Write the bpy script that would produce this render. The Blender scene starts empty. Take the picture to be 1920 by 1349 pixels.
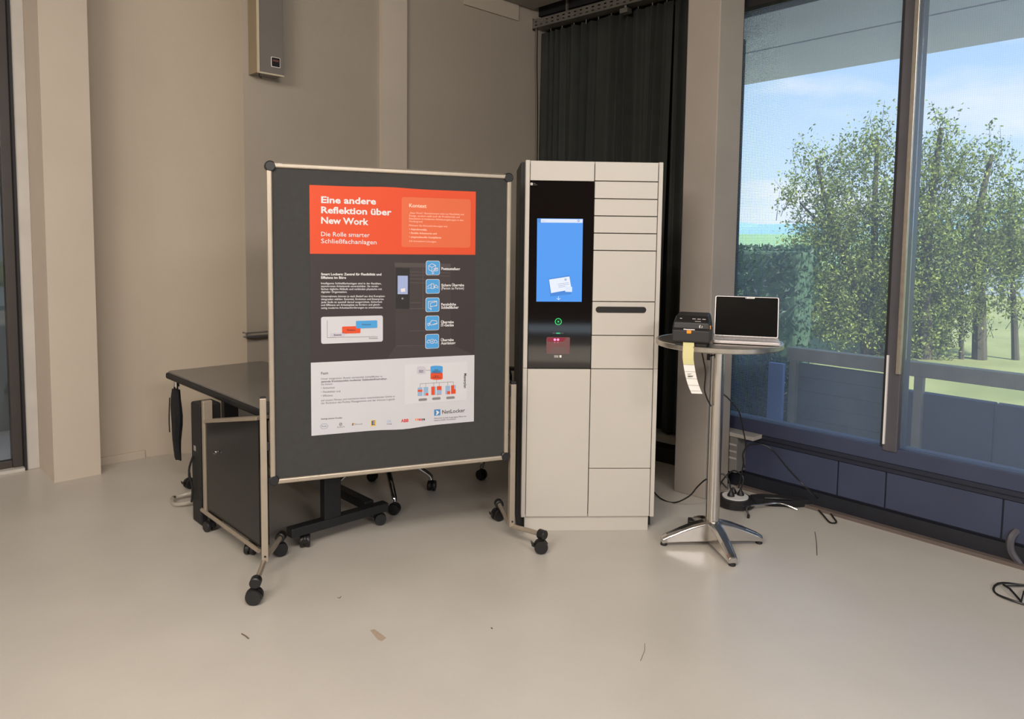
import bpy, bmesh, math, random
from mathutils import Vector, Matrix
random.seed(7)
R = math.radians
COL = bpy.context.scene.collection
SC = bpy.context.scene

# ------------------------------------------------------------------ camera
CW, CH, FPX, PX, PY, EYE = 1920, 1349, 1360.0, 960.0, 560.0, 1.6
PITCH, ROLL = R(4.3), R(0.72)
_F = Vector((0, math.cos(PITCH), -math.sin(PITCH)))
_U0 = Vector((0, math.sin(PITCH), math.cos(PITCH)))
_R0 = Vector((1, 0, 0))
_RT = _R0 * math.cos(ROLL) + _U0 * math.sin(ROLL)
_UP = -_R0 * math.sin(ROLL) + _U0 * math.cos(ROLL)
EYEP = Vector((0, 0, EYE))
cam_d = bpy.data.cameras.new('camera')
cam = bpy.data.objects.new('camera', cam_d); COL.objects.link(cam)
cam.matrix_world = Matrix(((_RT.x, _UP.x, -_F.x, 0), (_RT.y, _UP.y, -_F.y, 0), (_RT.z, _UP.z, -_F.z, EYE), (0, 0, 0, 1)))
cam_d.sensor_width = 36; cam_d.sensor_fit = 'HORIZONTAL'; cam_d.lens = FPX / CW * 36
cam_d.shift_y = (PY - CH / 2) / CW
cam_d.clip_start = 0.05; cam_d.clip_end = 2000
SC.camera = cam

def ray(x, y): return _F * FPX + _RT * (x - PX) - _UP * (y - PY)
def fl(x, y, z=0.0):
    d = ray(x, y); return EYEP + d * ((z - EYE) / d.z)
def at(x, y, Y):
    d = ray(x, y); return EYEP + d * (Y / d.y)
def onplane(x, y, p, th):
    d = ray(x, y); n = Vector((-math.sin(th), math.cos(th), 0))
    return EYEP + d * ((Vector((p[0], p[1], 0)).dot(n)) / d.dot(n))

# ------------------------------------------------------------------ world, sun, lamps, exposure
SC.view_settings.view_transform = 'Standard'; SC.view_settings.look = 'None'
SC.view_settings.gamma = 1; SC.view_settings.use_curve_mapping = False
SC.view_settings.exposure = 0.0
def lin(c):
    out = []
    for v in c:
        v = v / 255.0
        out.append(v / 12.92 if v <= 0.04045 else ((v + 0.055) / 1.055) ** 2.4)
    return (*out, 1)
W = bpy.data.worlds.new('world'); SC.world = W; W.use_nodes = True
nt = W.node_tree; nt.nodes.clear()
wo = nt.nodes.new('ShaderNodeOutputWorld'); bg = nt.nodes.new('ShaderNodeBackground')
tc = nt.nodes.new('ShaderNodeTexCoord'); sep = nt.nodes.new('ShaderNodeSeparateXYZ')
cr = nt.nodes.new('ShaderNodeValToRGB'); nz = nt.nodes.new('ShaderNodeTexNoise'); cc = nt.nodes.new('ShaderNodeValToRGB')
mx = nt.nodes.new('ShaderNodeMix'); mx.data_type = 'RGBA'
mp = nt.nodes.new('ShaderNodeMapping'); mp.inputs['Scale'].default_value = (1.6, 1.6, 5.5)
cr.color_ramp.elements[0].position = 0.0; cr.color_ramp.elements[0].color = lin((214, 232, 246))
cr.color_ramp.elements[1].position = 0.45; cr.color_ramp.elements[1].color = lin((112, 172, 234))
cc.color_ramp.elements[0].position = 0.52; cc.color_ramp.elements[0].color = (0, 0, 0, 1)
cc.color_ramp.elements[1].position = 0.72; cc.color_ramp.elements[1].color = (1, 1, 1, 1)
nz.inputs['Scale'].default_value = 2.0; nz.inputs['Detail'].default_value = 6
L = nt.links.new
L(tc.outputs['Generated'], sep.inputs[0]); L(sep.outputs['Z'], cr.inputs[0])
L(tc.outputs['Generated'], mp.inputs[0]); L(mp.outputs[0], nz.inputs['Vector']); L(nz.outputs['Fac'], cc.inputs[0])
L(cc.outputs['Color'], mx.inputs['Factor']); L(cr.outputs['Color'], mx.inputs['A']); mx.inputs['B'].default_value = lin((240, 240, 244))
L(mx.outputs['Result'], bg.inputs['Color']); bg.inputs['Strength'].default_value = 1.7
L(bg.outputs[0], wo.inputs[0])

sun_d = bpy.data.lights.new('sun', 'SUN'); sun_d.energy = 11; sun_d.color = (1, .95, .86); sun_d.angle = R(1)
sun = bpy.data.objects.new('sun', sun_d); COL.objects.link(sun)
sun.rotation_euler = Vector((-.669*.75+.743*.2, .743*.75+.669*.2, -.9)).to_track_quat('-Z', 'Y').to_euler()

def ceiling_lamp(name, loc, sx, sy, power, color, aim=None):
    d = bpy.data.lights.new(name, 'AREA'); d.shape = 'RECTANGLE'; d.size = sx; d.size_y = sy
    d.energy = power; d.color = color
    o = bpy.data.objects.new(name, d); COL.objects.link(o); o.location = loc
    if aim: o.rotation_euler = (Vector(aim) - Vector(loc)).to_track_quat('-Z', 'Y').to_euler()
    return o
WARM = (1, .92, .83)
ceiling_lamp('lamp_light', (-0.6, -0.2, 3.92), 3.2, 0.5, 215, WARM)
ceiling_lamp('lamp_light', (-3.0, -2.8, 3.7), 2.2, 1.0, 200, WARM, (-1.6, 5, 1.4))
ceiling_lamp('lamp_light', (3.2, -3.4, 3.7), 2.2, 1.0, 200, (1, .955, .93), (.5, 4, .6))

# ------------------------------------------------------------------ materials
def mat(name, rgb, rough=.6, metal=0, var=.06, scale=6, bump=0, bscale=200, emit=0, spec=None, alpha=1, rgb2=None, trans=0, coord='Object'):
    m = bpy.data.materials.new(name); m.use_nodes = True
    n = m.node_tree.nodes; l = m.node_tree.links.new
    b = n['Principled BSDF']
    b.inputs['Roughness'].default_value = rough; b.inputs['Metallic'].default_value = metal
    if spec is not None: b.inputs['Specular IOR Level'].default_value = spec
    c = lin(rgb)
    if emit:
        b.inputs['Emission Color'].default_value = c; b.inputs['Emission Strength'].default_value = emit
        b.inputs['Base Color'].default_value = (0, 0, 0, 1)
        return m
    t = n.new('ShaderNodeTexCoord')
    if var or rgb2:
        no = n.new('ShaderNodeTexNoise'); no.inputs['Scale'].default_value = scale; no.inputs['Detail'].default_value = 5
        l(t.outputs[coord], no.inputs['Vector'])
        r = n.new('ShaderNodeValToRGB'); r.color_ramp.elements[0].position = .3; r.color_ramp.elements[1].position = .7
        if rgb2: a_, b_ = c, lin(rgb2)
        else:
            a_ = tuple(v * (1 - var) for v in c[:3]) + (1,); b_ = tuple(min(1, v * (1 + var)) for v in c[:3]) + (1,)
        r.color_ramp.elements[0].color = a_; r.color_ramp.elements[1].color = b_
        l(no.outputs['Fac'], r.inputs[0]); l(r.outputs[0], b.inputs['Base Color'])
    else: b.inputs['Base Color'].default_value = c
    if bump:
        nb = n.new('ShaderNodeTexNoise'); nb.inputs['Scale'].default_value = bscale; nb.inputs['Detail'].default_value = 3
        l(t.outputs[coord], nb.inputs['Vector'])
        bp_ = n.new('ShaderNodeBump'); bp_.inputs['Strength'].default_value = bump; bp_.inputs['Distance'].default_value = .004
        l(nb.outputs['Fac'], bp_.inputs['Height']); l(bp_.outputs[0], b.inputs['Normal'])
    if trans: b.inputs['Transmission Weight'].default_value = trans
    if alpha < 1: b.inputs['Alpha'].default_value = alpha
    return m

M = {}
M['wall'] = mat('wall_paint', (186, 173, 156), .85, var=.03, scale=1.5, bump=.15, bscale=90)
M['wall_lt'] = mat('column_paint', (200, 186, 170), .8, var=.03, scale=2, bump=.1, bscale=80)
M['colgrey'] = mat('concrete_paint', (150, 140, 130), .75, var=.05, scale=3, bump=.1, bscale=60)
M['ceil'] = mat('ceiling_grey', (150, 145, 138), .9, var=.04)
M['rear'] = mat('rear_wall_brown', (96, 74, 58), .9, var=.1)
M['cream'] = mat('cream_lacquer', (195, 188, 178), .42, var=.015, scale=2)
M['creamedge'] = mat('cream_edge', (240, 230, 214), .4, var=.02)
M['alu'] = mat('champagne_aluminium', (176, 163, 146), .42, .55, var=.04, scale=20)
M['steel'] = mat('polished_steel', (205, 200, 194), .2, 1, var=.04, scale=12)
M['steelrough'] = mat('brushed_steel', (190, 184, 174), .34, 1, var=.08, scale=30)
M['chrome'] = mat('chrome', (215, 215, 215), .12, 1, var=.02)
M['black'] = mat('black_plastic', (26, 25, 26), .45, var=.1, scale=30)
M['blackm'] = mat('black_powder_coat', (22, 22, 24), .55, var=.12, scale=20)
M['cloth'] = mat('black_cloth', (24, 24, 26), .95, var=.2, scale=30, bump=.5, bscale=120)
M['felt'] = mat('grey_felt', (60, 59, 58), .95, var=.05, scale=40, bump=.5, bscale=600)
M['curtain'] = mat('black_green_curtain', (60, 63, 60), .95, var=.1, scale=5, bump=.25, bscale=400)
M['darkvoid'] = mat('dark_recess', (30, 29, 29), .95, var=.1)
M['rail'] = mat('galvanised_rail', (122, 119, 112), .5, .4, var=.12, scale=12)
M['glossblack'] = mat('black_glass_panel', (13, 10, 10), .05, var=0, spec=.8)
M['blackfl'] = mat('slot_black', (14, 12, 11), .6, var=0)
M['joint'] = mat('dark_joint', (58, 46, 38), .8, var=.1)
M['spandrel'] = mat('slate_blue_panel', (58, 64, 88), .6, var=.08, scale=4)
M['spandrel_d'] = mat('slate_dark_trim', (32, 36, 52), .55, var=.08, scale=4)
M['baseband'] = mat('dark_base_band', (28, 30, 38), .5, var=.1)
M['browntrim'] = mat('brown_floor_trim', (104, 92, 86), .5, var=.06)
M['frame'] = mat('anthracite_frame', (88, 86, 92), .45, .3, var=.08, scale=8)
M['frame_d'] = mat('dark_gasket', (30, 30, 34), .6, var=.05)
M['framelt'] = mat('pale_frame', (196, 190, 182), .5, var=.05, scale=5)
M['darkframe'] = mat('dark_brown_frame', (64, 56, 52), .5, var=.08)
M['white'] = mat('white_plastic', (225, 222, 218), .45, var=.02)
M['paper'] = mat('white_paper', (197, 195, 199), .7, var=.015, scale=4)
M['labelp'] = mat('label_white', (232, 226, 218), .6, var=.02)
M['labely'] = mat('label_backing_yellow', (206, 198, 140), .6, var=.04)
M['heater'] = mat('grey_metal_cover', (128, 120, 114), .45, .2, var=.03)
M['heater_e'] = mat('pale_metal_edge', (214, 200, 172), .4, .2, var=.03)
M['deck'] = mat('terrace_slab', (168, 182, 204), .8, var=.08, scale=2)
M['soffit'] = mat('soffit_panel', (232, 232, 255), .8, var=.04, scale=2)
M['timber'] = mat('weathered_timber', (168, 160, 130), .8, var=.12, scale=8)
M['darkwall'] = mat('low_dark_wall', (70, 76, 88), .8, var=.18, scale=3)
M['planks'] = mat('grey_green_cladding', (112, 118, 110), .8, var=.1, scale=8)
M['grassm'] = mat('lawn', (116, 124, 72), .95, rgb2=(146, 150, 94), scale=.8)
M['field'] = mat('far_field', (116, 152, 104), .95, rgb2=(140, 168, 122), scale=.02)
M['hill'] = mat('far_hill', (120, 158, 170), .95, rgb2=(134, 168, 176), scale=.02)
M['bark'] = mat('bark', (84, 80, 62), .9, var=.2, scale=10, bump=.5, bscale=30)
M['hedge'] = mat('dark_hedge_leaf', (58, 84, 62), .8, rgb2=(82, 108, 78), scale=9)
M['wicker'] = mat('wicker', (168, 154, 122), .8, rgb2=(110, 100, 78), scale=60, bump=.5, bscale=80)
M['outgrey'] = mat('grey_green_render', (104, 108, 104), .85, var=.15, scale=2)
M['deskgrey'] = mat('grey_desk_laminate', (118, 114, 110), .28, var=.06, scale=4)
M['silver'] = mat('laptop_silver', (206, 198, 196), .35, .35, var=.02)
M['screenblk'] = mat('laptop_screen_black', (10, 10, 10), .06, var=0)
M['key'] = mat('laptop_key', (188, 180, 178), .45, var=.02)
M['prn'] = mat('printer_charcoal', (31, 28, 27), .55, var=.06, scale=30)
M['prn2'] = mat('printer_lid', (24, 22, 22), .5, var=.06, scale=30)
M['orangep'] = mat('orange_plastic', (236, 150, 20), .45, var=.02)
M['tape'] = mat('old_tape', (172, 152, 132), .4, var=.06, scale=40)
M['clearp'] = mat('cloudy_plastic', (190, 182, 168), .3, var=.05, alpha=.55)
M['twig'] = mat('dry_twig', (104, 92, 66), .9, var=.1)

def leafmat(name, a, b):
    m = bpy.data.materials.new(name); m.use_nodes = True; n = m.node_tree.nodes; l = m.node_tree.links.new
    p = n['Principled BSDF']; p.inputs['Roughness'].default_value = .5
    g = n.new('ShaderNodeNewGeometry'); r = n.new('ShaderNodeValToRGB')
    r.color_ramp.elements[0].color = lin(a); r.color_ramp.elements[1].color = lin(b)
    l(g.outputs['Random Per Island'], r.inputs[0]); l(r.outputs[0], p.inputs['Base Color'])
    t = n.new('ShaderNodeBsdfTranslucent'); l(r.outputs[0], t.inputs['Color'])
    x = n.new('ShaderNodeMixShader'); x.inputs[0].default_value = .4
    l(p.outputs[0], x.inputs[1]); l(t.outputs[0], x.inputs[2]); l(x.outputs[0], n['Material Output'].inputs[0])
    return m
M['leaf'] = leafmat('tree_leaf', (56, 84, 34), (180, 192, 96))
M['leafdark'] = leafmat('hedge_leaf', (40, 66, 48), (74, 104, 72))
M['grassleaf'] = leafmat('grass_blade', (110, 120, 80), (160, 166, 120))

def flat(name, rgb): return mat(name, rgb, .6, var=.01, scale=3)

# floor: linoleum with soft mottling and slight gloss
def floor_mat():
    m = bpy.data.materials.new('beige_linoleum'); m.use_nodes = True; n = m.node_tree.nodes; l = m.node_tree.links.new
    p = n['Principled BSDF']; p.inputs['Roughness'].default_value = .33; p.inputs['Specular IOR Level'].default_value = .35
    t = n.new('ShaderNodeTexCoord')
    a = n.new('ShaderNodeTexNoise'); a.inputs['Scale'].default_value = 1.3; a.inputs['Detail'].default_value = 6
    b = n.new('ShaderNodeTexNoise'); b.inputs['Scale'].default_value = 260; b.inputs['Detail'].default_value = 3
    r = n.new('ShaderNodeValToRGB'); r.color_ramp.elements[0].position = .3; r.color_ramp.elements[1].position = .7
    r.color_ramp.elements[0].color = lin((186, 179, 169)); r.color_ramp.elements[1].color = lin((198, 191, 181))
    r2 = n.new('ShaderNodeValToRGB'); r2.color_ramp.elements[0].color = (.9, .9, .9, 1); r2.color_ramp.elements[1].color = (1.05, 1.05, 1.05, 1)
    x = n.new('ShaderNodeMix'); x.data_type = 'RGBA'; x.blend_type = 'MULTIPLY'; x.inputs['Factor'].default_value = 1
    v = n.new('ShaderNodeTexVoronoi'); v.inputs['Scale'].default_value = 4.5
    r3 = n.new('ShaderNodeValToRGB'); r3.color_ramp.elements[0].position = .008; r3.color_ramp.elements[1].position = .016
    r3.color_ramp.elements[0].color = (.35, .3, .26, 1); r3.color_ramp.elements[1].color = (1, 1, 1, 1)
    y = n.new('ShaderNodeMix'); y.data_type = 'RGBA'; y.blend_type = 'MULTIPLY'; y.inputs['Factor'].default_value = .8
    l(t.outputs['Object'], a.inputs['Vector']); l(t.outputs['Object'], b.inputs['Vector']); l(t.outputs['Object'], v.inputs['Vector'])
    l(a.outputs['Fac'], r.inputs[0]); l(b.outputs['Fac'], r2.inputs[0]); l(v.outputs['Distance'], r3.inputs[0])
    l(r.outputs[0], x.inputs['A']); l(r2.outputs[0], x.inputs['B'])
    l(x.outputs['Result'], y.inputs['A']); l(r3.outputs[0], y.inputs['B']); l(y.outputs['Result'], p.inputs['Base Color'])
    return m
M['floor'] = floor_mat()

def screen_fabric():
    m = bpy.data.materials.new('perforated_screen_fabric'); m.use_nodes = True; n = m.node_tree.nodes; l = m.node_tree.links.new
    n.remove(n['Principled BSDF'])
    t = n.new('ShaderNodeTexCoord'); s = n.new('ShaderNodeSeparateXYZ'); l(t.outputs['Object'], s.inputs[0])
    def mth(op, a, b=None):
        k = n.new('ShaderNodeMath'); k.operation = op
        for i, v in enumerate((a, b)):
            if v is None: continue
            if isinstance(v, (int, float)): k.inputs[i].default_value = v
            else: l(v, k.inputs[i])
        return k.outputs[0]
    # diagonal weave: sin(x+z)*sin(x-z), pitch ~14 mm
    u = mth('MULTIPLY', mth('ADD', s.outputs['X'], s.outputs['Z']), 2 * math.pi / .021)
    v = mth('MULTIPLY', mth('SUBTRACT', s.outputs['X'], s.outputs['Z']), 2 * math.pi / .021)
    w = mth('MULTIPLY', mth('SINE', u), mth('SINE', v))
    amp = n.new('ShaderNodeMapRange'); amp.inputs['From Min'].default_value = .05; amp.inputs['From Max'].default_value = .38
    amp.inputs['To Min'].default_value = .45; amp.inputs['To Max'].default_value = .045
    l(s.outputs['X'], amp.inputs['Value'])
    f = mth('ADD', mth('MULTIPLY', w, amp.outputs[0]), SCREEN_OPEN)
    tr = n.new('ShaderNodeBsdfTransparent'); tr.inputs[0].default_value = (.93, .97, 1, 1)
    d = n.new('ShaderNodeBsdfDiffuse'); d.inputs[0].default_value = lin((156, 174, 206))
    tl = n.new('ShaderNodeBsdfTranslucent'); tl.inputs[0].default_value = lin((140, 158, 182))
    a = n.new('ShaderNodeMixShader'); a.inputs[0].default_value = .5; l(d.outputs[0], a.inputs[1]); l(tl.outputs[0], a.inputs[2])
    x = n.new('ShaderNodeMixShader'); l(f, x.inputs[0]); l(a.outputs[0], x.inputs[1]); l(tr.outputs[0], x.inputs[2])
    l(x.outputs[0], n['Material Output'].inputs[0]); return m
SCREEN_OPEN = .69
M['scrim'] = screen_fabric()

def glass_mat(name, tint, refl=.06):
    m = bpy.data.materials.new(name); m.use_nodes = True; n = m.node_tree.nodes; l = m.node_tree.links.new
    n.remove(n['Principled BSDF'])
    tr = n.new('ShaderNodeBsdfTransparent'); tr.inputs[0].default_value = (*tint, 1)
    g = n.new('ShaderNodeBsdfGlossy'); g.inputs['Roughness'].default_value = .02
    f = n.new('ShaderNodeFresnel'); f.inputs[0].default_value = 1.45
    x = n.new('ShaderNodeMixShader'); l(f.outputs[0], x.inputs[0]); l(tr.outputs[0], x.inputs[1]); l(g.outputs[0], x.inputs[2])
    l(x.outputs[0], n['Material Output'].inputs[0]); return m
M['glass'] = glass_mat('window_glass', (.98, .98, .99))

# ------------------------------------------------------------------ mesh helpers
class MB:
    def __init__(s): s.bm = bmesh.new()
    def box(s, a, b, mtx=None):
        x0, y0, z0 = a; x1, y1, z1 = b
        vs = [s.bm.verts.new(v) for v in ((x0,y0,z0),(x1,y0,z0),(x1,y1,z0),(x0,y1,z0),(x0,y0,z1),(x1,y0,z1),(x1,y1,z1),(x0,y1,z1))]
        for f in ((0,3,2,1),(4,5,6,7),(0,1,5,4),(1,2,6,5),(2,3,7,6),(3,0,4,7)): s.bm.faces.new([vs[i] for i in f])
        if mtx:
            for v in vs: v.co = mtx @ v.co
        return s
    def prism(s, pts, axis, lo, hi):
        """outline pts (2d) extruded along axis lo..hi; axis 'x': pts=(y,z); 'y': (x,z); 'z': (x,y)"""
        def mk(p, h):
            return {'x': (h, p[0], p[1]), 'y': (p[0], h, p[1]), 'z': (p[0], p[1], h)}[axis]
        a = [s.bm.verts.new(mk(p, lo)) for p in pts]; b = [s.bm.verts.new(mk(p, hi)) for p in pts]
        k = len(pts); fs = []
        for i in range(k): fs.append(s.bm.faces.new((a[i], a[(i+1)%k], b[(i+1)%k], b[i])))
        fs.append(s.bm.faces.new(list(reversed(a)))); fs.append(s.bm.faces.new(b))
        return s
    def tube(s, pts, r, seg=10, cap=True, closed=False):
        pts = [Vector(p) for p in pts]; k = len(pts); rings = []
        rr = r if isinstance(r, (list, tuple)) else [r] * k
        prev = None
        for i, p in enumerate(pts):
            if closed: d = pts[(i+1)%k] - pts[i-1]
            else: d = pts[min(i+1, k-1)] - pts[max(i-1, 0)]
            d.normalize()
            if prev is None:
                ref = Vector((0, 0, 1)) if abs(d.z) < .9 else Vector((1, 0, 0))
                u = d.cross(ref).normalized()
            else:
                u = (prev - d * prev.dot(d))
                u = u.normalized() if u.length > 1e-6 else d.orthogonal().normalized()
            prev = u; w = d.cross(u)
            rings.append([s.bm.verts.new(p + (u * math.cos(2*math.pi*j/seg) + w * math.sin(2*math.pi*j/seg)) * rr[i]) for j in range(seg)])
        n = k if closed else k - 1
        for i in range(n):
            A, B = rings[i], rings[(i+1) % k]
            for j in range(seg):
                f = s.bm.faces.new((A[j], A[(j+1)%seg], B[(j+1)%seg], B[j])); f.smooth = True
        if cap and not closed:
            s.bm.faces.new(list(reversed(rings[0]))); s.bm.faces.new(rings[-1])
        return s
    def lathe(s, prof, c=(0,0,0), seg=32, mtx=None):
        """prof: list of (r,z) revolved about z through c"""
        rings = []; allv = []
        for r, z in prof:
            ring = [s.bm.verts.new((c[0] + max(r, 1e-5)*math.cos(2*math.pi*j/seg), c[1] + max(r, 1e-5)*math.sin(2*math.pi*j/seg), c[2] + z)) for j in range(seg)]
            rings.append(ring); allv += ring
        for i in range(len(prof)-1):
            for j in range(seg):
                f = s.bm.faces.new((rings[i][j], rings[i][(j+1)%seg], rings[i+1][(j+1)%seg], rings[i+1][j])); f.smooth = True
        s.bm.faces.new(list(reversed(rings[0]))); s.bm.faces.new(rings[-1])
        if mtx:
            for v in allv: v.co = mtx @ v.co
        return s
    def quad(s, *p):
        s.bm.faces.new([s.bm.verts.new(v) for v in p]); return s
    def build(s, name, m, parent=None, bevel=0, fix=True):
        if fix: bmesh.ops.recalc_face_normals(s.bm, faces=s.bm.faces)
        me = bpy.data.meshes.new(name); s.bm.to_mesh(me); s.bm.free()
        if any(p.use_smooth for p in me.polygons):
            try: me.set_sharp_from_angle(angle=R(38))
            except Exception: pass
        me.materials.append(m)
        o = bpy.data.objects.new(name, me); COL.objects.link(o)
        if parent: o.parent = parent
        if bevel:
            b = o.modifiers.new('bevel', 'BEVEL'); b.width = bevel; b.segments = 2; b.limit_method = 'ANGLE'; b.angle_limit = R(40)
        return o
def box(name, a, b, m, parent=None, bevel=0): return MB().box(a, b).build(name, m, parent, bevel)
def thing(name, label, cat, loc=(0,0,0), rz=0, group=None):
    o = bpy.data.objects.new(name, None); COL.objects.link(o); o.location = loc; o.rotation_euler = (0, 0, rz)
    o.empty_display_size = .1
    tag(o, label, cat, group); return o
def tag(o, label=None, cat=None, group=None, kind=None):
    if label: o['label'] = label
    if cat: o['category'] = cat
    if group: o['group'] = group
    if kind: o['kind'] = kind
    return o
def struct(o): o['kind'] = 'structure'; return o
def place(o, loc, rz=0): o.location = loc; o.rotation_euler = (0, 0, rz); return o
def rrect(x0, z0, x1, z1, r, k=5):
    r = min(r, (x1-x0)/2 - 1e-5, (z1-z0)/2 - 1e-5); out = []
    for cx, cz, a0 in ((x1-r, z1-r, 0), (x0+r, z1-r, 90), (x0+r, z0+r, 180), (x1-r, z0+r, 270)):
        for i in range(k+1):
            a = R(a0 + 90*i/k); out.append((cx + r*math.cos(a), cz + r*math.sin(a)))
    return out
def spline(pts, n=8):
    pts = [Vector(p) for p in pts]; P = [pts[0]] + pts + [pts[-1]]; out = []
    for i in range(1, len(P)-2):
        for j in range(n):
            t = j/n; a, b, c, d = P[i-1], P[i], P[i+1], P[i+2]
            out.append(.5*((2*b) + (c-a)*t + (2*a-5*b+4*c-d)*t*t + (3*b-a-3*c+d)*t**3))
    out.append(pts[-1]); return out

# ------------------------------------------------------------------ room shell
TB = R(43.5); U = Vector((math.cos(TB), math.sin(TB), 0)); NB = Vector((-math.sin(TB), math.cos(TB), 0))   # along back wall, into the wall
TW = R(-48); T = Vector((math.cos(TW), math.sin(TW), 0)); NW = Vector((-math.sin(TW), math.cos(TW), 0))     # along window wall (towards the right), outwards
CORNER = Vector((0.234, 7.1, 0))
dB = CORNER.dot(NB)                                     # back wall plane
LW = fl(262, 859.5); dL = LW.dot(NB)                    # recessed left wall plane
def wallpt(px, d):
    r = ray(px, 500); k = d / (r.x*NB.x + r.y*NB.y); return Vector((r.x*k, r.y*k, 0))
P457 = wallpt(461, dB)
uL = P457.dot(U)
uCorner = CORNER.dot(U)
H = 4.0
def ubox(name, u0, u1, d0, d1, z0, z1, m, parent=None, bevel=0):
    """box in the back wall's frame: u along, d = distance along the wall normal"""
    o = box(name, (u0, d0, z0), (u1, d1, z1), m, parent, bevel)
    if not parent: o.rotation_euler = (0, 0, TB)
    return o
# floor and ceiling (world-aligned slabs covering the room)
W0 = Vector((1.49, 4.86, 0)); W0 = W0 + NW * (4.345 - W0.dot(NW))
def sof(s, d, z=0): return W0 + T*s + NW*d + Vector((0, 0, z))
floor = struct(MB().prism([(-7.5, -6.5)] + [tuple(sof(a, b).xy) for a, b in ((12, .125), (-.1, .125), (-.5, .6), (-.6, 1.5))] + [(.4, 8.6), (-1.4, 7.6), (-7.5, 7.6)], 'z', -.12, 0).build('floor', M['floor']))
ceiling = struct(MB().prism([(-7.5, -6.5)] + [tuple(sof(a, b).xy) for a, b in ((12, .2), (-.05, .2), (-.5, .6), (-.7, 1.5))] + [(.4, 8.6), (-7.5, 7.8)], 'z', H, H+.15).build('ceiling', M['ceil']))
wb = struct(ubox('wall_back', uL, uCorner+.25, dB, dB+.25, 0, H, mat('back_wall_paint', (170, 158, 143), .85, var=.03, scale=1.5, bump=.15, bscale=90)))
ubox('pilaster', wallpt(712, dB).dot(U), wallpt(758, dB).dot(U), dB-.035, dB+.01, 0, H, M['wall_lt'])
bpy.data.objects['pilaster'].name = 'trim_1'; struct(bpy.data.objects['trim_1'])
ret = []
for i in range(13):
    a = R(90*i/12); ret.append((uL-.5 + .5*math.sin(a), dL - (dL-dB)*(1-math.cos(a))))
wr = MB().prism(ret + [(uL+.15, dB+.03), (uL+.15, dL+.2), (uL-.5, dL+.2)], 'z', 0, H)
wr.bm.faces.ensure_lookup_table()
for f_ in wr.bm.faces[:12]: f_.smooth = True
struct(place(wr.build('wall_return', M['wall']), (0, 0, 0), TB))
cA = fl(95, 907); cB = fl(190, 890)
uA = cA.dot(U) + .02; dA = (cA.dot(NB) + cB.dot(NB)) / 2; uB = cB.dot(U)
struct(ubox('wall_left', uB-.05, uL-.5, dL, dL+.2, 0, H, M['wall']))
struct(ubox('trim_2', uA, uB, dA, dA+.62, 0, H, M['wall_lt']))           # square column on the left
struct(ubox('baseboard_left', uB, uL-.5, dL-.012, dL, 0, .055, M['wall']))
# glazed door left of the column
dG = dA + .45
door = thing('door_1', None, None, (0, 0, 0), TB); door['kind'] = 'structure'
box('jamb', (uA-.075, dG-.02, 0), (uA, dG+.14, H), M['framelt'], door, .004)
box('jamb_seal', (uA-.09, dG-.03, 0), (uA-.075, dG+.1, H), M['frame_d'], door)
box('door_stile', (uA-.15, dG+.02, .02), (uA-.09, dG+.1, H), M['darkframe'], door, .004)
box('bottom_rail', (uA-1.3, dG+.03, .02), (uA-.15, dG+.09, .07), M['darkframe'], door, .004)
box('threshold', (uA-1.5, dG-.03, 0), (uA-.09, dG+.14, .02), M['framelt'], door)
box('glass_pane', (uA-1.3, dG+.055, .07), (uA-.15, dG+.065, H), M['glass'], door)
struct(ubox('wall_far_left', uA-5.5, uA-1.3, dG, dG+.2, 0, H, M['wall']))
struct(ubox('wall_outer', uA-3, uA+.3, dG+1.3, dG+1.4, -.1, H, M['outgrey']))
# enclosing walls behind the camera
struct(box('wall_rear', (-7.5, -6.6, 0), (9.8, -6.5, H), M['rear']))
struct(box('wall_side', (-7.6, -6.5, 0), (-7.5, 7.6, H), M['wall']))
# alcove wall behind the curtain and dark recess over it
TC = R(-43.4)
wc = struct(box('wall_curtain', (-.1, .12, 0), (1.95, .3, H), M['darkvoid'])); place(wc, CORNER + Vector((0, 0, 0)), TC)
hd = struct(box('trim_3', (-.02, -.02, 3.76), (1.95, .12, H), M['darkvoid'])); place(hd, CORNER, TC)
# column between curtain and window
qa = fl(1263, 921); qb = fl(1321, 937)
tq = (qb-qa).length; ang = math.atan2(qb.y-qa.y, qb.x-qa.x)
col = MB()
edge = [qb, qb + U*.28, qb + U*.28 - Vector((math.cos(ang), math.sin(ang), 0))*tq, qa]
col.prism([(p.x, p.y) for p in edge], 'z', 0, H)
colo = struct(col.build('wall_column', M['colgrey'], None, .006)); colo.name = 'trim_4'
rb = (edge[2])
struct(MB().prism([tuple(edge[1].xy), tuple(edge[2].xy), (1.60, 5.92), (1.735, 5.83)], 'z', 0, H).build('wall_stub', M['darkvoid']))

# ------------------------------------------------------------------ window wall (local frame: x along T, y outwards, z up)
def wthing(name, label=None, cat=None, group=None): return thing(name, label, cat, W0, TW, group)
def ws(px, py=500):
    r = ray(px, py); k = W0.dot(NW) / (r.x*NW.x + r.y*NW.y); return (Vector((r.x*k, r.y*k, 0)) - W0).dot(T)
S0 = ws(1372) - .16; M1 = ws(1706, 200); SEND = 9.6
ZS, ZT = .47, 3.12
win = wthing('window_1'); win['kind'] = 'structure'
sm = [(M1-.04, M1+.04), (M1+2.3, M1+2.38), (M1+4.7, M1+4.78)]
for a, b in sm:
    box('mullion', (a, -.04, ZS-.02), (b, .1, ZT), M['frame'], win, .006)
    box('gasket', (a-.012, -.035, ZS), (a, .06, ZT), M['frame_d'], win)
    box('screen_guide', (b-.022, -.06, .9), (b+.004, -.04, ZT), M['steelrough'], win, .003)
    box('bright_bead', (a+.006, -.052, ZS+.02), (a+.016, -.04, 1.0), M['white'], win)
prev = S0
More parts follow.
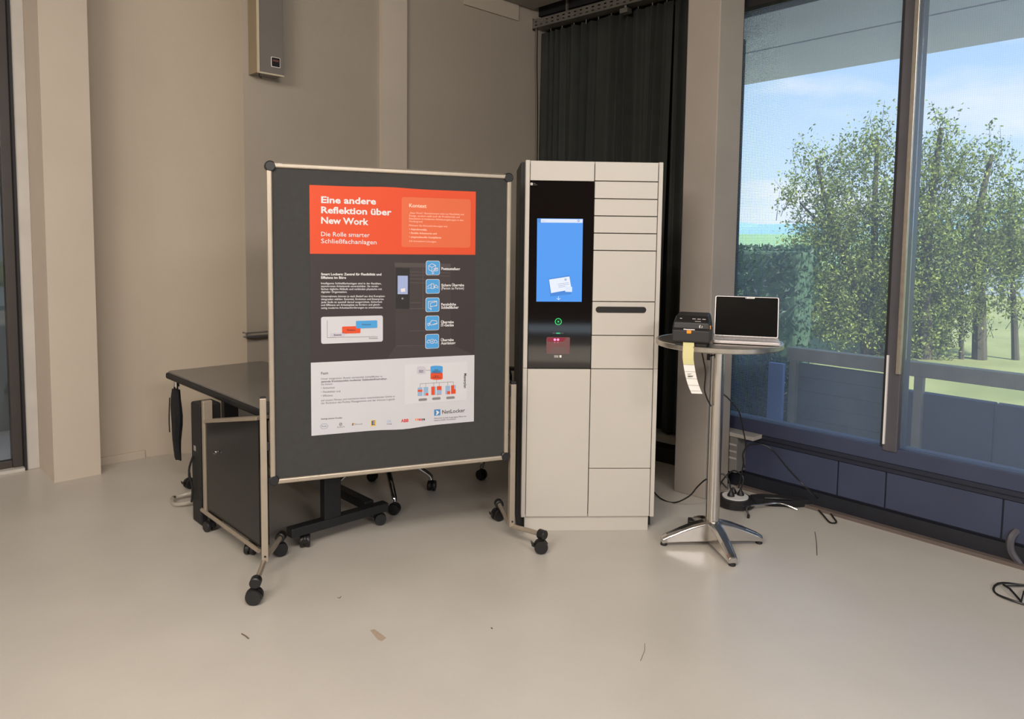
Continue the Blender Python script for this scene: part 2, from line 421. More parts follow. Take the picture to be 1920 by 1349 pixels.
for a in [x[0] for x in sm] + [SEND]:
    box('pane', (prev, .02, ZS), (a, .032, ZT), M['glass'], win); prev = a + .08
box('sill_rail', (S0, -.03, ZS-.09), (SEND, .1, ZS), M['spandrel'], win, .004)
box('sill_groove', (S0, -.034, ZS-.115), (SEND, .09, ZS-.09), M['spandrel_d'], win)
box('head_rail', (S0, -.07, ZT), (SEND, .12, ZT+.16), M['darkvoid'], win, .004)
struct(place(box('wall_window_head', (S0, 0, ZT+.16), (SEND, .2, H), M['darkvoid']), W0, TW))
wl = struct(place(MB().box((S0, .0, 0), (SEND, .12, ZS-.115)).build('wall_spandrel', M['spandrel_d']), W0, TW))
joints = [S0, ws(1572, 900), ws(1661, 930), ws(1880, 980), 2.45, 3.3, 4.2, 5.1, 6.0, 7.8, SEND]
for i in range(len(joints)-1):
    box('panel', (joints[i]+.004, -.012, .11), (joints[i+1]-.004, .0, ZS-.15), M['spandrel'], wl, .002)
box('ledge', (S0, -.02, ZS-.145), (SEND, .0, ZS-.12), M['spandrel_d'], wl)
struct(place(box('baseboard_window', (S0, -.03, .0), (SEND, 0, .1), M['baseband']), W0, TW))
struct(place(box('trim_5', (S0+.3, -.07, .0), (SEND, -.03, .02), M['browntrim']), W0, TW))
# translucent screen fabric hanging inside the panes
sc1 = wthing('roller_screen', 'pale blue see-through roller screen hanging over the tall windows behind the laptop', 'blind')
scr = MB().quad((S0+.02, -.012, ZS+.005), (M1-.055, -.012, ZS+.005), (M1-.055, -.012, ZT), (S0+.02, -.012, ZT)).build('screen_fabric', M['scrim'], sc1)
scr2 = MB().quad((M1+.045, -.012, ZS+.005), (M1+2.28, -.012, ZS+.005), (M1+2.28, -.012, ZT), (M1+.045, -.012, ZT)).build('screen_fabric', M['scrim'], sc1)

# ------------------------------------------------------------------ outdoors
def out(px, py, d):   # point where the view ray meets the plane d metres outside the window wall
    r = ray(px, py); k = (W0.dot(NW)+d) / (r.x*NW.x + r.y*NW.y); return EYEP + r*k
terrace = struct(place(MB().prism([(-.05, .13), (12, .13), (12, 1.75), (-2.5, 1.75), (-2.5, 1.3), (-.62, 1.3)], 'z', -.14, -.02).build('terrace', M['deck']), W0, TW))
soffit = thing('soffit', None, None, W0, TW); soffit['kind'] = 'structure'
MB().prism([(-.12, .2), (12, .2), (12, 1.385), (-1.6, 1.385), (-.75, .95)], 'z', 3.26, 3.4).build('panel', M['soffit'], soffit, .005)
box('panel', (-2.5, 1.415, 3.26), (12, 2.5, 3.4), M['soffit'], soffit, .005)
box('joint', (-1.4, 1.385, 3.275), (12, 1.415, 3.4), M['frame_d'], soffit)
sP = (out(1476, 655, 1.6)-W0).dot(T)
par = thing('parapet', None, None, W0, TW); par['kind'] = 'structure'
box('top_rail', (sP, 1.6, .63), (12, 1.7, .74), M['timber'], par, .006)
nk = 12
for i in range(nk):
    a = sP + i*1.0
    box('post', (a+.02, 1.61, -.02), (a+.08, 1.67, .63), M['timber'], par)
sD = (out(1662, 700, 1.6)-W0).dot(T)
z = .0
for i in range(5):
    box('board', (sP, 1.66, .01+i*.12), (sD, 1.69, .01+i*.12+.1175), M['planks'], par, .003)
for i in range(10):
    box('wall_slab', (sD+.006+i*.72, 1.66, .0), (sD+i*.72+.716, 1.76, .5), M['darkwall'], par, .008)
lawn = struct(place(box('lawn', (-30, 1.8, -.5), (60, 60, -.3), M['grassm']), W0, TW))
struct(place(box('bounce_strip', (sP+.3, 1.82, -.32), (20, 4.0, -.285), flat('pale_bounce', (206, 206, 210))), W0, TW))  # unseen pale slab added to bounce sunlight up onto the soffit
fieldo = MB()
fieldo.quad((-300, 55, -.35), (300, 55, -.35), (300, 240, 2.0), (-300, 240, 2.0))
tagf = struct(place(fieldo.build('far_field', M['field']), W0, TW))
def ridge(name, d, base, h, m, seed):
    rnd = random.Random(seed); b = bmesh.new(); pv = None
    for i in range(61):
        x = -400 + i*14; hh = h * (1 + .18*math.sin(i*.41+seed) + .1*rnd.random())
        a = b.verts.new((x, d, base)); c = b.verts.new((x, d+60, hh)); e = b.verts.new((x, d+160, hh*.6))
        if pv: b.faces.new((pv[0], a, c, pv[1])); b.faces.new((pv[1], c, e, pv[2]))
        pv = (a, c, e)
    me = bpy.data.meshes.new(name); b.to_mesh(me); b.free(); me.materials.append(m)
    o = bpy.data.objects.new(name, me); COL.objects.link(o); place(o, W0, TW); return struct(o)
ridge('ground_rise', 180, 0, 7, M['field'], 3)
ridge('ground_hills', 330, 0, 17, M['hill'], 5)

def leaf_mesh(pts, size, rnd):
    vs, fs = [], []
    for p in pts:
        a = Vector((rnd.gauss(0,1), rnd.gauss(0,1), rnd.gauss(0,1))).normalized(); b = a.orthogonal().normalized()
        b = (Matrix.Rotation(rnd.random()*6.28, 3, a) @ b); c = a.cross(b)
        s_ = size * rnd.uniform(.6, 1.25); k = len(vs)
        vs += [p - b*s_*.5, p + c*s_*.24 + a*s_*.06, p + b*s_*.5, p - c*s_*.24 + a*s_*.06]
        fs += [(k, k+1, k+2), (k, k+2, k+3)]
    return vs, fs
def foliage(name, pts, size, m, parent=None, seed=1):
    vs, fs = leaf_mesh(pts, size, random.Random(seed))
    me = bpy.data.meshes.new(name); me.from_pydata(vs, [], fs); me.materials.append(m)
    o = bpy.data.objects.new(name, me); COL.objects.link(o)
    if parent: o.parent = parent
    return o
# main tree: several upright limbs with a loose, gappy crown
YT = 13.0
def tree(name, label, base, blobs, trunks, n, seed, lsize=.068, ydep=.9, m='leaf'):
    rnd = random.Random(seed)
    base = Vector(base); root = thing(name, label, 'tree', base)
    tm = MB()
    for tr_ in trunks:
        pts = [Vector(p) - base for p in tr_[0]]; sp_ = spline(pts, 5)
        tm.tube(sp_, [tr_[1]*(1-.75*i/(len(sp_)-1)) for i in range(len(sp_))], 8)
    pts = []; tot = sum(b[2]**2*b[3] for b in blobs)
    for (x, y, r, dens, Y) in blobs:
        c = at(x, y, Y) - base; rr = r/FPX*Y
        k = int(n * r*r*dens/tot)
        # twigs: small sprays of leaves
        ks = max(4, k//14)
        for j in range(ks):
            v = Vector((rnd.gauss(0,1), rnd.gauss(0,1), rnd.gauss(0,1))).normalized() * (rr * (rnd.random()**.45))
            v.y *= ydep
            q = c + v; dr = (Vector((v.x, v.y, abs(v.z)*.5+.6)) + Vector((rnd.gauss(0,.3), rnd.gauss(0,.3), rnd.gauss(0,.3)))).normalized()
            Lg = rnd.uniform(.18, .42)
            if j % 3 == 0: tm.tube([q - dr*Lg*.6, q + dr*Lg], [.006, .002], 4, cap=False)
            for i in range(14):
                t = rnd.random(); pts.append(q + dr*Lg*(t*1.2-.2) + Vector((rnd.gauss(0,.05), rnd.gauss(0,.05), rnd.gauss(0,.05))))
    tm.build('trunk', M['bark'], root)
    f = foliage('foliage', pts, lsize, M[m], root, seed); f['kind'] = 'stuff'
    return root
tb_ = at(1625, 640, YT); tb_.z = -.3
def tp(x, y, Y=YT): return at(x, y, Y)
blobs = [(1478,368,34,.45,YT),(1500,360,30,.4,YT),(1525,300,38,.5,YT),(1545,350,48,.7,YT),(1585,310,36,.5,YT),(1620,290,45,.5,YT),(1645,250,34,.4,YT),(1660,300,50,.6,YT),
 (1560,420,70,1,YT),(1640,400,90,1,YT),(1530,470,60,1,YT),(1600,500,90,1.2,YT),(1660,520,80,1.1,YT),(1540,560,62,1.2,YT),(1590,610,62,1.2,YT),(1650,620,60,1.1,YT)]
trunks = [([tb_, tp(1610,540), tp(1560,420), tp(1530,300)], .10), ([tb_+Vector((.3,.2,0)), tp(1640,540), tp(1640,400), tp(1645,260)], .11), ([tb_+Vector((.1,-.1,0)), tp(1580,480), tp(1500,380)], .07)]
tree('leafy_tree', 'loose-crowned green tree outside the left pane, just left of the mullion', tb_, blobs, trunks, 27000, 3)
tb2 = at(1800, 640, YT-.5); tb2.z = -.3
Y2 = YT - .5
blobs2 = [(1760,225,26,.3,Y2),(1778,262,36,.45,Y2),(1722,300,40,.5,Y2),(1760,330,60,.7,Y2),(1808,330,48,.6,Y2),(1856,282,28,.4,Y2),(1885,320,40,.5,Y2),(1905,380,50,.8,Y2),
 (1740,410,80,1,Y2),(1820,430,80,1,Y2),(1890,450,60,1,Y2),(1730,510,70,1.1,Y2),(1800,520,80,1.1,Y2),(1730,590,50,1,Y2),(1785,600,45,.8,Y2),(1860,520,50,.7,Y2),(1915,500,50,1,Y2),(1900,570,36,.7,Y2),(1700,650,40,.9,Y2),(1755,655,38,.9,Y2),(1820,610,40,.7,Y2)]
tr2 = [([at(1730,700,Y2), at(1735,560,Y2), at(1740,420,Y2), at(1765,240,Y2)], .15), ([at(1836,710,Y2), at(1836,560,Y2), at(1830,430,Y2), at(1860,290,Y2)], .13),
       ([at(1803,705,Y2), at(1802,560,Y2), at(1806,430,Y2)], .05), ([at(1905,710,Y2), at(1900,560,Y2), at(1890,400,Y2)], .07)]
tree('leafy_tree', 'multi-stemmed green tree with bare trunks outside the right pane', tb2, blobs2, tr2, 26000, 9)
# dark hedge outside at left
rnd = random.Random(4); hp = []
h0 = at(1430, 560, 11.5); h0.z = -.3
hedge = thing('clipped_hedge', 'flat-topped dark green hedge outside, left of the trees', 'hedge', h0, TW)
for i in range(9000):
    hp.append(Vector((rnd.uniform(-1.3, .75), rnd.uniform(-.35, .35), rnd.uniform(0, 1.93) )))
f = foliage('foliage', hp, .1, M['leafdark'], hedge, 8); f['kind'] = 'stuff'
box('inner_mass', (-1.25, -.25, 0), (.7, .25, 1.84), M['hedge'], hedge, .05)
ls0 = sof(sP-.8, 2.25, -.3)
lsh = thing('low_shrub', 'low dark green shrub outside, left of the parapet behind the pale blue reflection panel', 'shrub', ls0, TW)
rnd2 = random.Random(31); lpts = []
for i in range(9000):
    v = Vector((rnd2.gauss(0, 1), rnd2.gauss(0, 1), rnd2.gauss(0, 1))).normalized() * rnd2.random()**.3
    lpts.append(Vector((v.x*.85, v.y*.4, .42 + v.z*.48)))
MB().lathe([(.1, .0), (.3, .15), (.36, .45), (.28, .75), (.05, .86)], seg=12).build('inner_mass', M['hedge'], lsh)
f = foliage('foliage', lpts, .06, M['leafdark'], lsh, 77); f['kind'] = 'stuff'
# thicket behind trunks on the left half
h1 = at(1560, 620, 15.5); h1.z = -.3
hp = [Vector((rnd.uniform(-1.6, 2.2), rnd.uniform(-.4, .4), rnd.uniform(0, 1.75)*rnd.random()**.3)) for i in range(7000)]
thk = thing('low_thicket', 'low dense green thicket behind the left tree', 'shrub', h1, TW)
f = foliage('foliage', hp, .12, M['leaf'], thk, 18); f['kind'] = 'stuff'
# pale house glimpsed low at right between trunks
hb = at(1888, 650, 30); hb.z = -.4
house = thing('far_house', 'pale house glimpsed between the trunks at the far right', 'building', hb, TW)
box('wall', (-2.2, 0, 0), (2.2, 5, 2.2), flat('pale_render', (205, 212, 222)), house)
MB().prism([(-2.5, 2.2), (2.5, 2.2), (0, 3.0)], 'y', -.2, 5.2).build('roof', flat('roof_tile', (120, 110, 104)), house)
for i in range(3): box('window', (-1.7+i*1.25, -.03, .9), (-.9+i*1.25, 0, 1.8), M['frame'], house)
# grass tuft on the terrace and a pale blue panel standing in for a reflection
gt = sof(.28, .75, -.02)
tuft = thing('ornamental_grass', 'dry tufted grass plant low outside the window beside the column', 'plant', gt)
g = MB(); rnd = random.Random(11)
for i in range(170):
    a = rnd.random()*6.28; l_ = rnd.uniform(.16, .34); o_ = Vector((math.cos(a)*.05*rnd.random(), math.sin(a)*.05*rnd.random(), 0)); d = Vector((math.cos(a), math.sin(a), 0)); w = Vector((-math.sin(a), math.cos(a), 0))*.004
    k = rnd.uniform(.3, .9)
    p1 = o_ + d*l_*k*.5 + Vector((0,0,l_*.7)); p2 = o_ + d*l_*k + Vector((0,0,l_*(1-.35*k)))
    g.quad(o_-w, o_+w, p1+w, p1-w); g.quad(p1-w, p1+w, p2+w*.2, p2-w*.2)
g.build('grass_blades', M['grassleaf'], tuft, fix=False)['kind'] = 'stuff'
g0 = out(1452, 800, 1.3); g0.z = -.02
pan = tag(box('reflection_panel', (-.065, -.02, 0), (.065, .02, .66), flat('pale_blue_reflection', (128, 156, 206)), None, .004), 'narrow pale blue upright panel standing in for a window reflection, left of the parapet boards', 'panel'); place(pan, g0, TW)
# things behind the glazed door at far left
r0 = Vector((U.x*(uA-.75), U.y*(uA-.75), 0)) + NB*(dG+.85)
rack = thing('storage_rack', 'grey shelf rack behind the glazed door at the far left edge', 'shelf', r0, TB)
for zz in (.75, 1.45): box('shelf', (-.6, -.2, zz-.02), (.6, .2, zz), M['outgrey'], rack, .003)
for xx in (-.6, .57):
    for yy in (-.2, .17): box('post', (xx, yy, 0), (xx+.03, yy+.03, 1.75), M['frame'], rack)
def basket(loc, label, w, h):
    b = thing('wicker_basket', label, 'basket', loc, TB, 'wicker baskets on the rack')
    m = MB(); m.lathe([(w*.8, 0), (w*.92, h*.3), (w, h*.7), (w*.97, h), (w*.9, h), (w*.85, h*.1)], seg=24); m.build('bowl', M['wicker'], b)
    m = MB(); m.tube([(w*.99*math.cos(a*.2618), w*.99*math.sin(a*.2618), h) for a in range(24)], .012, 6, closed=True); m.build('rim', M['wicker'], b)
basket(r0 + U*.42 + Vector((0,0,1.45)), 'wicker basket on the upper shelf behind the glazed door', .15, .22)
basket(r0 + U*.42 + Vector((0,0,.75)), 'wicker basket on the lower shelf behind the glazed door', .16, .26)

# ------------------------------------------------------------------ curtain, rail, beam, heater
cur = thing('curtain', 'long gathered black curtain hanging in the corner behind the locker', 'curtain', CORNER, TC)
def curtain_mesh(x0, x1, z0, z1, folds, amp, seed, y0=0.0):
    rnd = random.Random(seed); nx = folds*12; nz = 14; b = bmesh.new(); g = []
    ph = [rnd.uniform(-.9, .9) for _ in range(folds+2)]; am = [rnd.uniform(.45, 1.2) for _ in range(folds+2)]
    for i in range(nx+1):
        t = i/nx; fpos = min(folds, max(0, t*folds + .42*math.sin(9*t+seed) + .3*math.sin(23*t+2*seed))); k = int(fpos); fr = fpos-k
        a = am[k]*(1-fr)+am[k+1]*fr; p = ph[k]*(1-fr)+ph[k+1]*fr
        col_ = []
        for j in range(nz+1):
            zt = j/nz
            sp_ = .55 + .45*(1-zt)
            drift = p*.05*(1-zt) - .10*(1-zt)*max(0, .35-t)*0
            y = y0 - .05*(1-zt) + amp*a*sp_*math.sin(2*math.pi*fpos + p*1.2*(1-zt)) + amp*.25*zt*math.sin(2*math.pi*fpos*2.0+p)
            col_.append(b.verts.new((x0 + (x1-x0)*t + drift, y, z0 + (z1-z0)*zt)))
        g.append(col_)
    for i in range(nx):
        for j in range(nz):
            f = b.faces.new((g[i][j], g[i+1][j], g[i+1][j+1], g[i][j+1])); f.smooth = True
    return b
m_ = MB(); m_.bm.free(); m_.bm = curtain_mesh(.008, 1.45, .03, 3.61, 13, .046, 5, .015)
co = m_.build('curtain_panel', M['curtain'], cur, fix=False); s_ = co.modifiers.new('thick', 'SOLIDIFY'); s_.thickness = .004
m_ = MB(); m_.bm.free(); m_.bm = curtain_mesh(1.46, 1.9, .03, 3.61, 5, .046, 8, .015)
co = m_.build('curtain_panel', M['curtain'], cur, fix=False); s_ = co.modifiers.new('thick', 'SOLIDIFY'); s_.thickness = .004
ct = MB()
for i in range(13): ct.tube([(.12+i*.14, .02, 3.60), (.12+i*.14, .02, 3.64)], .005, 6)
ct.box((0, .002, 3.64), (1.93, .04, 3.66))
ct.build('glider', M['rail'], cur)['kind'] = 'stuff'
# perforated cable rail: U channel with two rows of slots
rail = thing('perforated_rail', 'grey perforated metal rail running above the black curtain', 'rail', CORNER, TC)
z0, z1, ya, yb = 3.635, 3.715, -.095, -.005
rm = MB()
n_s = 30; pitch = 2.0/n_s
zs = [z0, z0+.018, z0+.029, z0+.050, z0+.061, z1]
for i in range(n_s):
    x = i*pitch
    for r_ in range(5):
        off = .5 if r_ == 3 else 0
        if r_ in (1, 3):
            rm.box((x, ya, zs[r_]), (x+pitch*.3, ya+.003, zs[r_+1])); rm.box((x+pitch*.72, ya, zs[r_]), (x+pitch, ya+.003, zs[r_+1]))
        else: rm.box((x, ya, zs[r_]), (x+pitch, ya+.003, zs[r_+1]))
rm.build('slotted_side', M['rail'], rail)
box('rail_back', (0, yb-.003, z0), (2.0, yb, z1), M['rail'], rail)
box('rail_bottom', (0, ya+.003, z0), (2.0, yb-.003, z0+.003), M['rail'], rail)
box('end_plate', (-.012, ya-.01, z0-.02), (.0, ya+.03, z1+.01), M['steelrough'], rail, .002)
for x in (.35, 1.0, 1.7): box('hanger_strap', (x, ya+.05, z1-.02), (x+.02, ya+.07, H), M['rail'], rail)
b_ = thing('mounting_bracket', 'pale small metal bracket hanging below the perforated rail', 'bracket', CORNER, TC)
box('bracket_block', (1.0, ya-.02, 3.565), (1.08, ya+.05, 3.605), M['rail'], b_, .004)
box('bracket_arm', (1.03, ya+.01, 3.605), (1.05, ya+.03, 3.64), M['chrome'], b_)
cbl = MB().tube(spline([tuple(onplane(1008, 46, CORNER - NB*.05, TB)), tuple(onplane(1007, 120, CORNER - NB*.05, TB)), tuple(onplane(1008, 220, CORNER - NB*.05, TB)), tuple(onplane(1006, 420, CORNER - NB*.05, TB))], 6), .006, 6).build('hanging_cable', M['black'])
tag(cbl, 'thin black cable hanging down the wall beside the curtain', 'cable')
# beam / duct above
bm_ = thing('ceiling_duct', 'grey boxed duct under the ceiling in the back corner', 'duct', (0, 0, 0), TB)
box('duct_body', (uCorner-1.1, dB-.60, 3.80), (uCorner-.12, dB-.02, 3.99), M['ceil'], bm_, .004)
box('mounting_plate', (uCorner-.95, dB-.02, 3.66), (uCorner-.3, dB-.004, 3.80), M['wall'], bm_, .002)
# wall unit top-left
uh0 = wallpt(489, dB-.14).dot(U); uh1 = wallpt(536, dB-.14).dot(U)
zh = onplane(489, 137, NB*(dB-.14), TB).z
ht = thing('wall_unit', 'tall grey metal wall unit with small black plate, top left of pinboard', 'heater', (0, 0, 0), TB)
box('cover', (uh0, dB-.137, zh+.006), (uh1, dB-.004, H), M['heater'], ht, .003)
box('edge_strip', (uh0-.004, dB-.142, zh+.006), (uh0+.010, dB-.132, H), M['heater_e'], ht)
box('bottom_edge', (uh0-.004, dB-.142, zh), (uh1+.002, dB-.132, zh+.01), M['heater_e'], ht)
box('side_cover', (uh0-.006, dB-.132, zh+.004), (uh0, dB-.004, H), mat('side_beige', (150, 134, 108), .6), ht)
pc = onplane(517, 117, NB*(dB-.14), TB); pu = pc.dot(U)
MB().prism(rrect(pu-.033, pc.z-.034, pu+.033, pc.z+.034, .006), 'y', dB-.1405, dB-.137).build('plate_rim', M['labelp'], ht)
MB().prism(rrect(pu-.029, pc.z-.030, pu+.029, pc.z+.030, .005), 'y', dB-.1415, dB-.1405).build('black_plate', M['blackfl'], ht)
MB().box((pu-.02, dB-.1425, pc.z+.004), (pu+.02, dB-.1415, pc.z+.016)).build('plate_print', flat('dim_red_print', (120, 70, 66)), ht)
MB().tube([(uh0+.03, dB-.09, zh+.006), (uh0+.03, dB-.09, zh-.012), (uh0+.045, dB-.09, zh-.02)], .004, 6).build('pull_hook', M['black'], ht)

# ------------------------------------------------------------------ text helper
def text_mesh(s, bold=0.0):
    cu = bpy.data.curves.new('t', 'FONT'); cu.body = s; cu.size = 1; cu.resolution_u = 2; cu.offset = bold; cu.fill_mode = 'FRONT'
    o = bpy.data.objects.new('t', cu); COL.objects.link(o)
    dg = bpy.context.evaluated_depsgraph_get()
    me = bpy.data.meshes.new_from_object(o.evaluated_get(dg)); 
    bpy.data.objects.remove(o); bpy.data.curves.remove(cu)
    return me
class Plane:
    """a vertical face: px -> local (x, z) on it"""
    def __init__(s, root, loc, rz, y):
        s.root = root; s.loc = Vector(loc); s.rz = rz; s.y = y
        s.p = Vector((loc[0], loc[1], 0)) + Vector((-math.sin(rz), math.cos(rz), 0))*y
        s.u = Vector((math.cos(rz), math.sin(rz), 0))
    def __call__(s, x, y):
        q = onplane(x, y, s.p, s.rz); return ((q - s.loc).dot(s.u), q.z)
    def poly(s, name, pts, m, lift, parent=None, r=0, th=.0004):
        P = [s(*p) for p in pts]
        if r and len(P) == 4:
            x0 = (P[0][0]+P[3][0])/2; x1 = (P[1][0]+P[2][0])/2; z1 = (P[0][1]+P[1][1])/2; z0 = (P[2][1]+P[3][1])/2
            P = rrect(x0, z0, x1, z1, r)
        return MB().prism(P, 'y', s.y - lift - th, s.y - lift).build(name, m, parent or s.root)
    def lines(s, name, items, m, lift, parent=None, each=False):
        if each:
            for it in items: s.lines(name, [it], m, lift, parent)
            return
        """items: (text, x0, y0, x1, y1, cap_px, bold)"""
        vs, fs = [], []
        for (t, x0, y0, x1, y1, cap, bold) in items:
            me = text_mesh(t, bold)
            if not me.vertices: continue
            xs = [v.co.x for v in me.vertices]; ys = [v.co.y for v in me.vertices]
            a = s(x0, y0); b = s(x1, y1); c = s(x0, y0-cap)
            w = b[0]-a[0]; sx = w/(max(xs)-min(xs)); sz = (c[1]-a[1])/.73; mn = min(xs); k = len(vs)
            dz = (b[1]-a[1])
            for v in me.vertices:
                lx = (v.co.x-mn)*sx; vs.append((a[0]+lx, s.y-lift, a[1] + v.co.y*sz + dz*lx/w))
            for p in me.polygons: fs.append([k+i for i in p.vertices])
            bpy.data.meshes.remove(me)
        me = bpy.data.meshes.new(name); me.from_pydata(vs, [], fs); me.materials.append(m)
        o = bpy.data.objects.new(name, me); COL.objects.link(o); o.parent = parent or s.root; return o
    def stroke(s, name, polys, wpx, m, lift, parent=None):
        b = MB()
        for pl in polys:
            P = [Vector((q[0], 0, q[1])) for q in (s(*p) for p in pl)]
            w = wpx/FPX*3.5/2
            for i in range(len(P)-1):
                d = (P[i+1]-P[i])
                if d.length < 1e-6: continue
                d.normalize(); n_ = Vector((-d.z, 0, d.x))*w; A = P[i]-d*w*.6; B = P[i+1]+d*w*.6; y = Vector((0, s.y-lift, 0))
                b.quad(A+n_+y, B+n_+y, B-n_+y, A-n_+y)
        return b.build(name, m, parent or s.root, fix=False)
def circ(cx, cy, rx, ry=None, n=18, a0=0, a1=360):
    ry = ry or rx
    return [(cx+rx*math.cos(R(a0+(a1-a0)*i/n)), cy+ry*math.sin(R(a0+(a1-a0)*i/n))) for i in range(n+1)]

# ------------------------------------------------------------------ twin-wheel caster
def caster(parent, c, r=.037, yaw=0, brake=True, name='caster', stem=.0, w=.024):
    """c: wheel centre, local to parent"""
    b = MB(); c = Vector(c); rot = Matrix.Translation(c) @ Matrix.Rotation(yaw, 4, 'Z') @ Matrix.Rotation(R(90), 4, 'X')
    for s_ in (-1, 1):
        o_ = s_*w*.62
        b.lathe([(r*.5, -w*.42+o_), (r*.93, -w*.42+o_), (r, -w*.2+o_), (r, w*.2+o_), (r*.93, w*.42+o_), (r*.5, w*.42+o_)], seg=22, mtx=rot)
    rt2 = Matrix.Translation(c) @ Matrix.Rotation(yaw, 4, 'Z')
    pr = [(math.cos(R(a))*r*1.08, math.sin(R(a))*r*1.08) for a in range(20, 200, 20)]
    k0 = len(b.bm.verts); b.prism(pr + [(-r*.2, 0)], 'y', -w*.16, w*.16)
    b.bm.verts.ensure_lookup_table()
    for v in list(b.bm.verts)[k0:]: v.co = rt2 @ v.co
    b.tube([tuple(c + Vector((0, 0, r*.6))), tuple(c + Vector((0, 0, r*1.35+stem)))], .009, 8)
    if brake:
        k0 = len(b.bm.verts); b.prism([(-r*1.0, r*.35), (-r*1.5, r*.75), (-r*1.35, r*.15), (-r*1.0, -.0)], 'y', -w*.6, w*.6)
        b.bm.verts.ensure_lookup_table()
        for v in list(b.bm.verts)[k0:]: v.co = rt2 @ v.co
    return b.build(name, M['black'], parent)

# ------------------------------------------------------------------ PINBOARD on wheels
BO = Vector((-.572, 3.567, 0)); BR = R(22)
board = thing('mobile_pinboard', 'grey felt pinboard in pale aluminium frame on wheeled feet', 'pinboard', BO, BR)
zb, zt, hw = .458, 1.958, .6
MB().box((-hw+.012, -.010, zb+.012), (hw-.012, .014, zt-.012)).build('felt_panel', M['felt'], board)
fw = .024
for nm, a, b in (('frame_rail', (-hw+.02, -.02, zt-fw), (hw-.02, .02, zt)), ('frame_rail', (-hw+.02, -.02, zb), (hw-.02, .02, zb+fw)),
                 ('frame_stile', (-hw, -.02, zb+.02), (-hw+fw, .02, zt-.02)), ('frame_stile', (hw-fw, -.02, zb+.02), (hw, .02, zt-.02))):
    box(nm, a, b, M['alu'], board, .006)
for sx in (-1, 1):
    for z_ in (zb+.018, zt-.018):
        MB().lathe([(.012, -.024), (.023, -.022), (.025, -.016), (.025, .018), (.02, .022)], seg=20, mtx=Matrix.Translation((sx*(hw-.016), 0, z_)) @ Matrix.Rotation(R(90), 4, 'X')).build('corner_cap', M['black'], board)
box('frame_seam', (-hw+.03, -.0215, zt-.0045), (hw-.03, -.02, zt-.0035), M['joint'], board)
bpf = Plane(board, BO, BR, -.0205)
bpf.lines('frame_lettering', [('nobo', 515.5, 307.8, 529, 308.4, 2.6, .02)], flat('white_print', (225, 220, 212)), .001)
bpf.poly('frame_badge', [(510, 304.8), (514, 305), (514, 308), (510, 307.8)], flat('red_print', (190, 96, 80)), .0005)
for sx in (-1, 1):
    x = sx*(hw+.028)
    box('post', (x-.015, -.016, .085), (x+.015, .016, .87 if sx < 0 else .86), M['alu'], board, .003)
    box('post_cap', (x-.013, -.014, .86), (x+.013, .014, .875), M['black'], board, .002)
    box('hinge_block', (sx*hw, -.012, .80), (sx*(hw+.013), .012, .85), M['black'], board, .002)
    box('hinge_block', (sx*hw, -.012, .62), (sx*(hw+.013), .012, .66), M['black'], board, .002)
    MB().tube([(x, -.0165, .115), (x, -.019, .115)], .005, 10).build('bolt', M['black'], board)
    Mi = Matrix.Rotation(-BR, 3, 'Z')
    ends = [(fl(1016, 1037) if sx > 0 else fl(480, 1132)), (fl(935, 976) if sx > 0 else fl(527, 1042))]
    ends = [Mi @ (e - BO) for e in ends]
    fe, re_ = ends; c_ = Vector((x, 0, .088)); fe.z = re_.z = .098
    MB().tube(spline([fe, fe.lerp(c_, .45), c_ + Vector((0, .012, 0)), re_.lerp(c_, .45), re_], 5), .0125, 12).build('foot_bar', M['alu'], board)
    for sy, e in ((-1, fe), (1, re_)):
        dd = (e - c_); aa = math.atan2(dd.y, dd.x)
        MB().lathe([(.02, -.022), (.025, -.018), (.025, .018), (.02, .022)], seg=18, mtx=Matrix.Translation(e) @ Matrix.Rotation(aa - R(90), 4, 'Z') @ Matrix.Rotation(R(90), 4, 'X')).build('end_cap', M['black'], board)
        caster(board, (e.x-.006, e.y, .036), .036, R(-20 if sy < 0 else 15), sx > 0, stem=.0)

# poster
PZ = -.0106
poster = thing('poster', 'large orange, black and white poster pinned to the grey felt board', 'poster', BO, BR)
pp = Plane(poster, BO, BR, PZ)
MO = flat('poster_orange', (213, 70, 24)); MO2 = flat('poster_orange_pale', (214, 98, 56)); MD = flat('poster_dark', (48, 38, 38))
MW = flat('print_white', (216, 212, 212)); MT = flat('print_ink', (62, 56, 60)); MBl = flat('print_blue', (66, 148, 206)); MLG = flat('print_lilac', (190, 184, 196))
M['peach'] = flat('print_peach', (244, 196, 172))
lt = [(582, 345), (893.5, 361.5), (892.8, 479.5), (582.3, 474.5)]
xl = (pp(582, 345)[0] + pp(582, 817)[0])/2; xr = (pp(893.5, 361.5)[0] + pp(887, 793)[0])/2
ztp = (pp(582, 345)[1] + pp(893.5, 361.5)[1])/2; zbp = (pp(582, 817)[1] + pp(887, 793)[1])/2
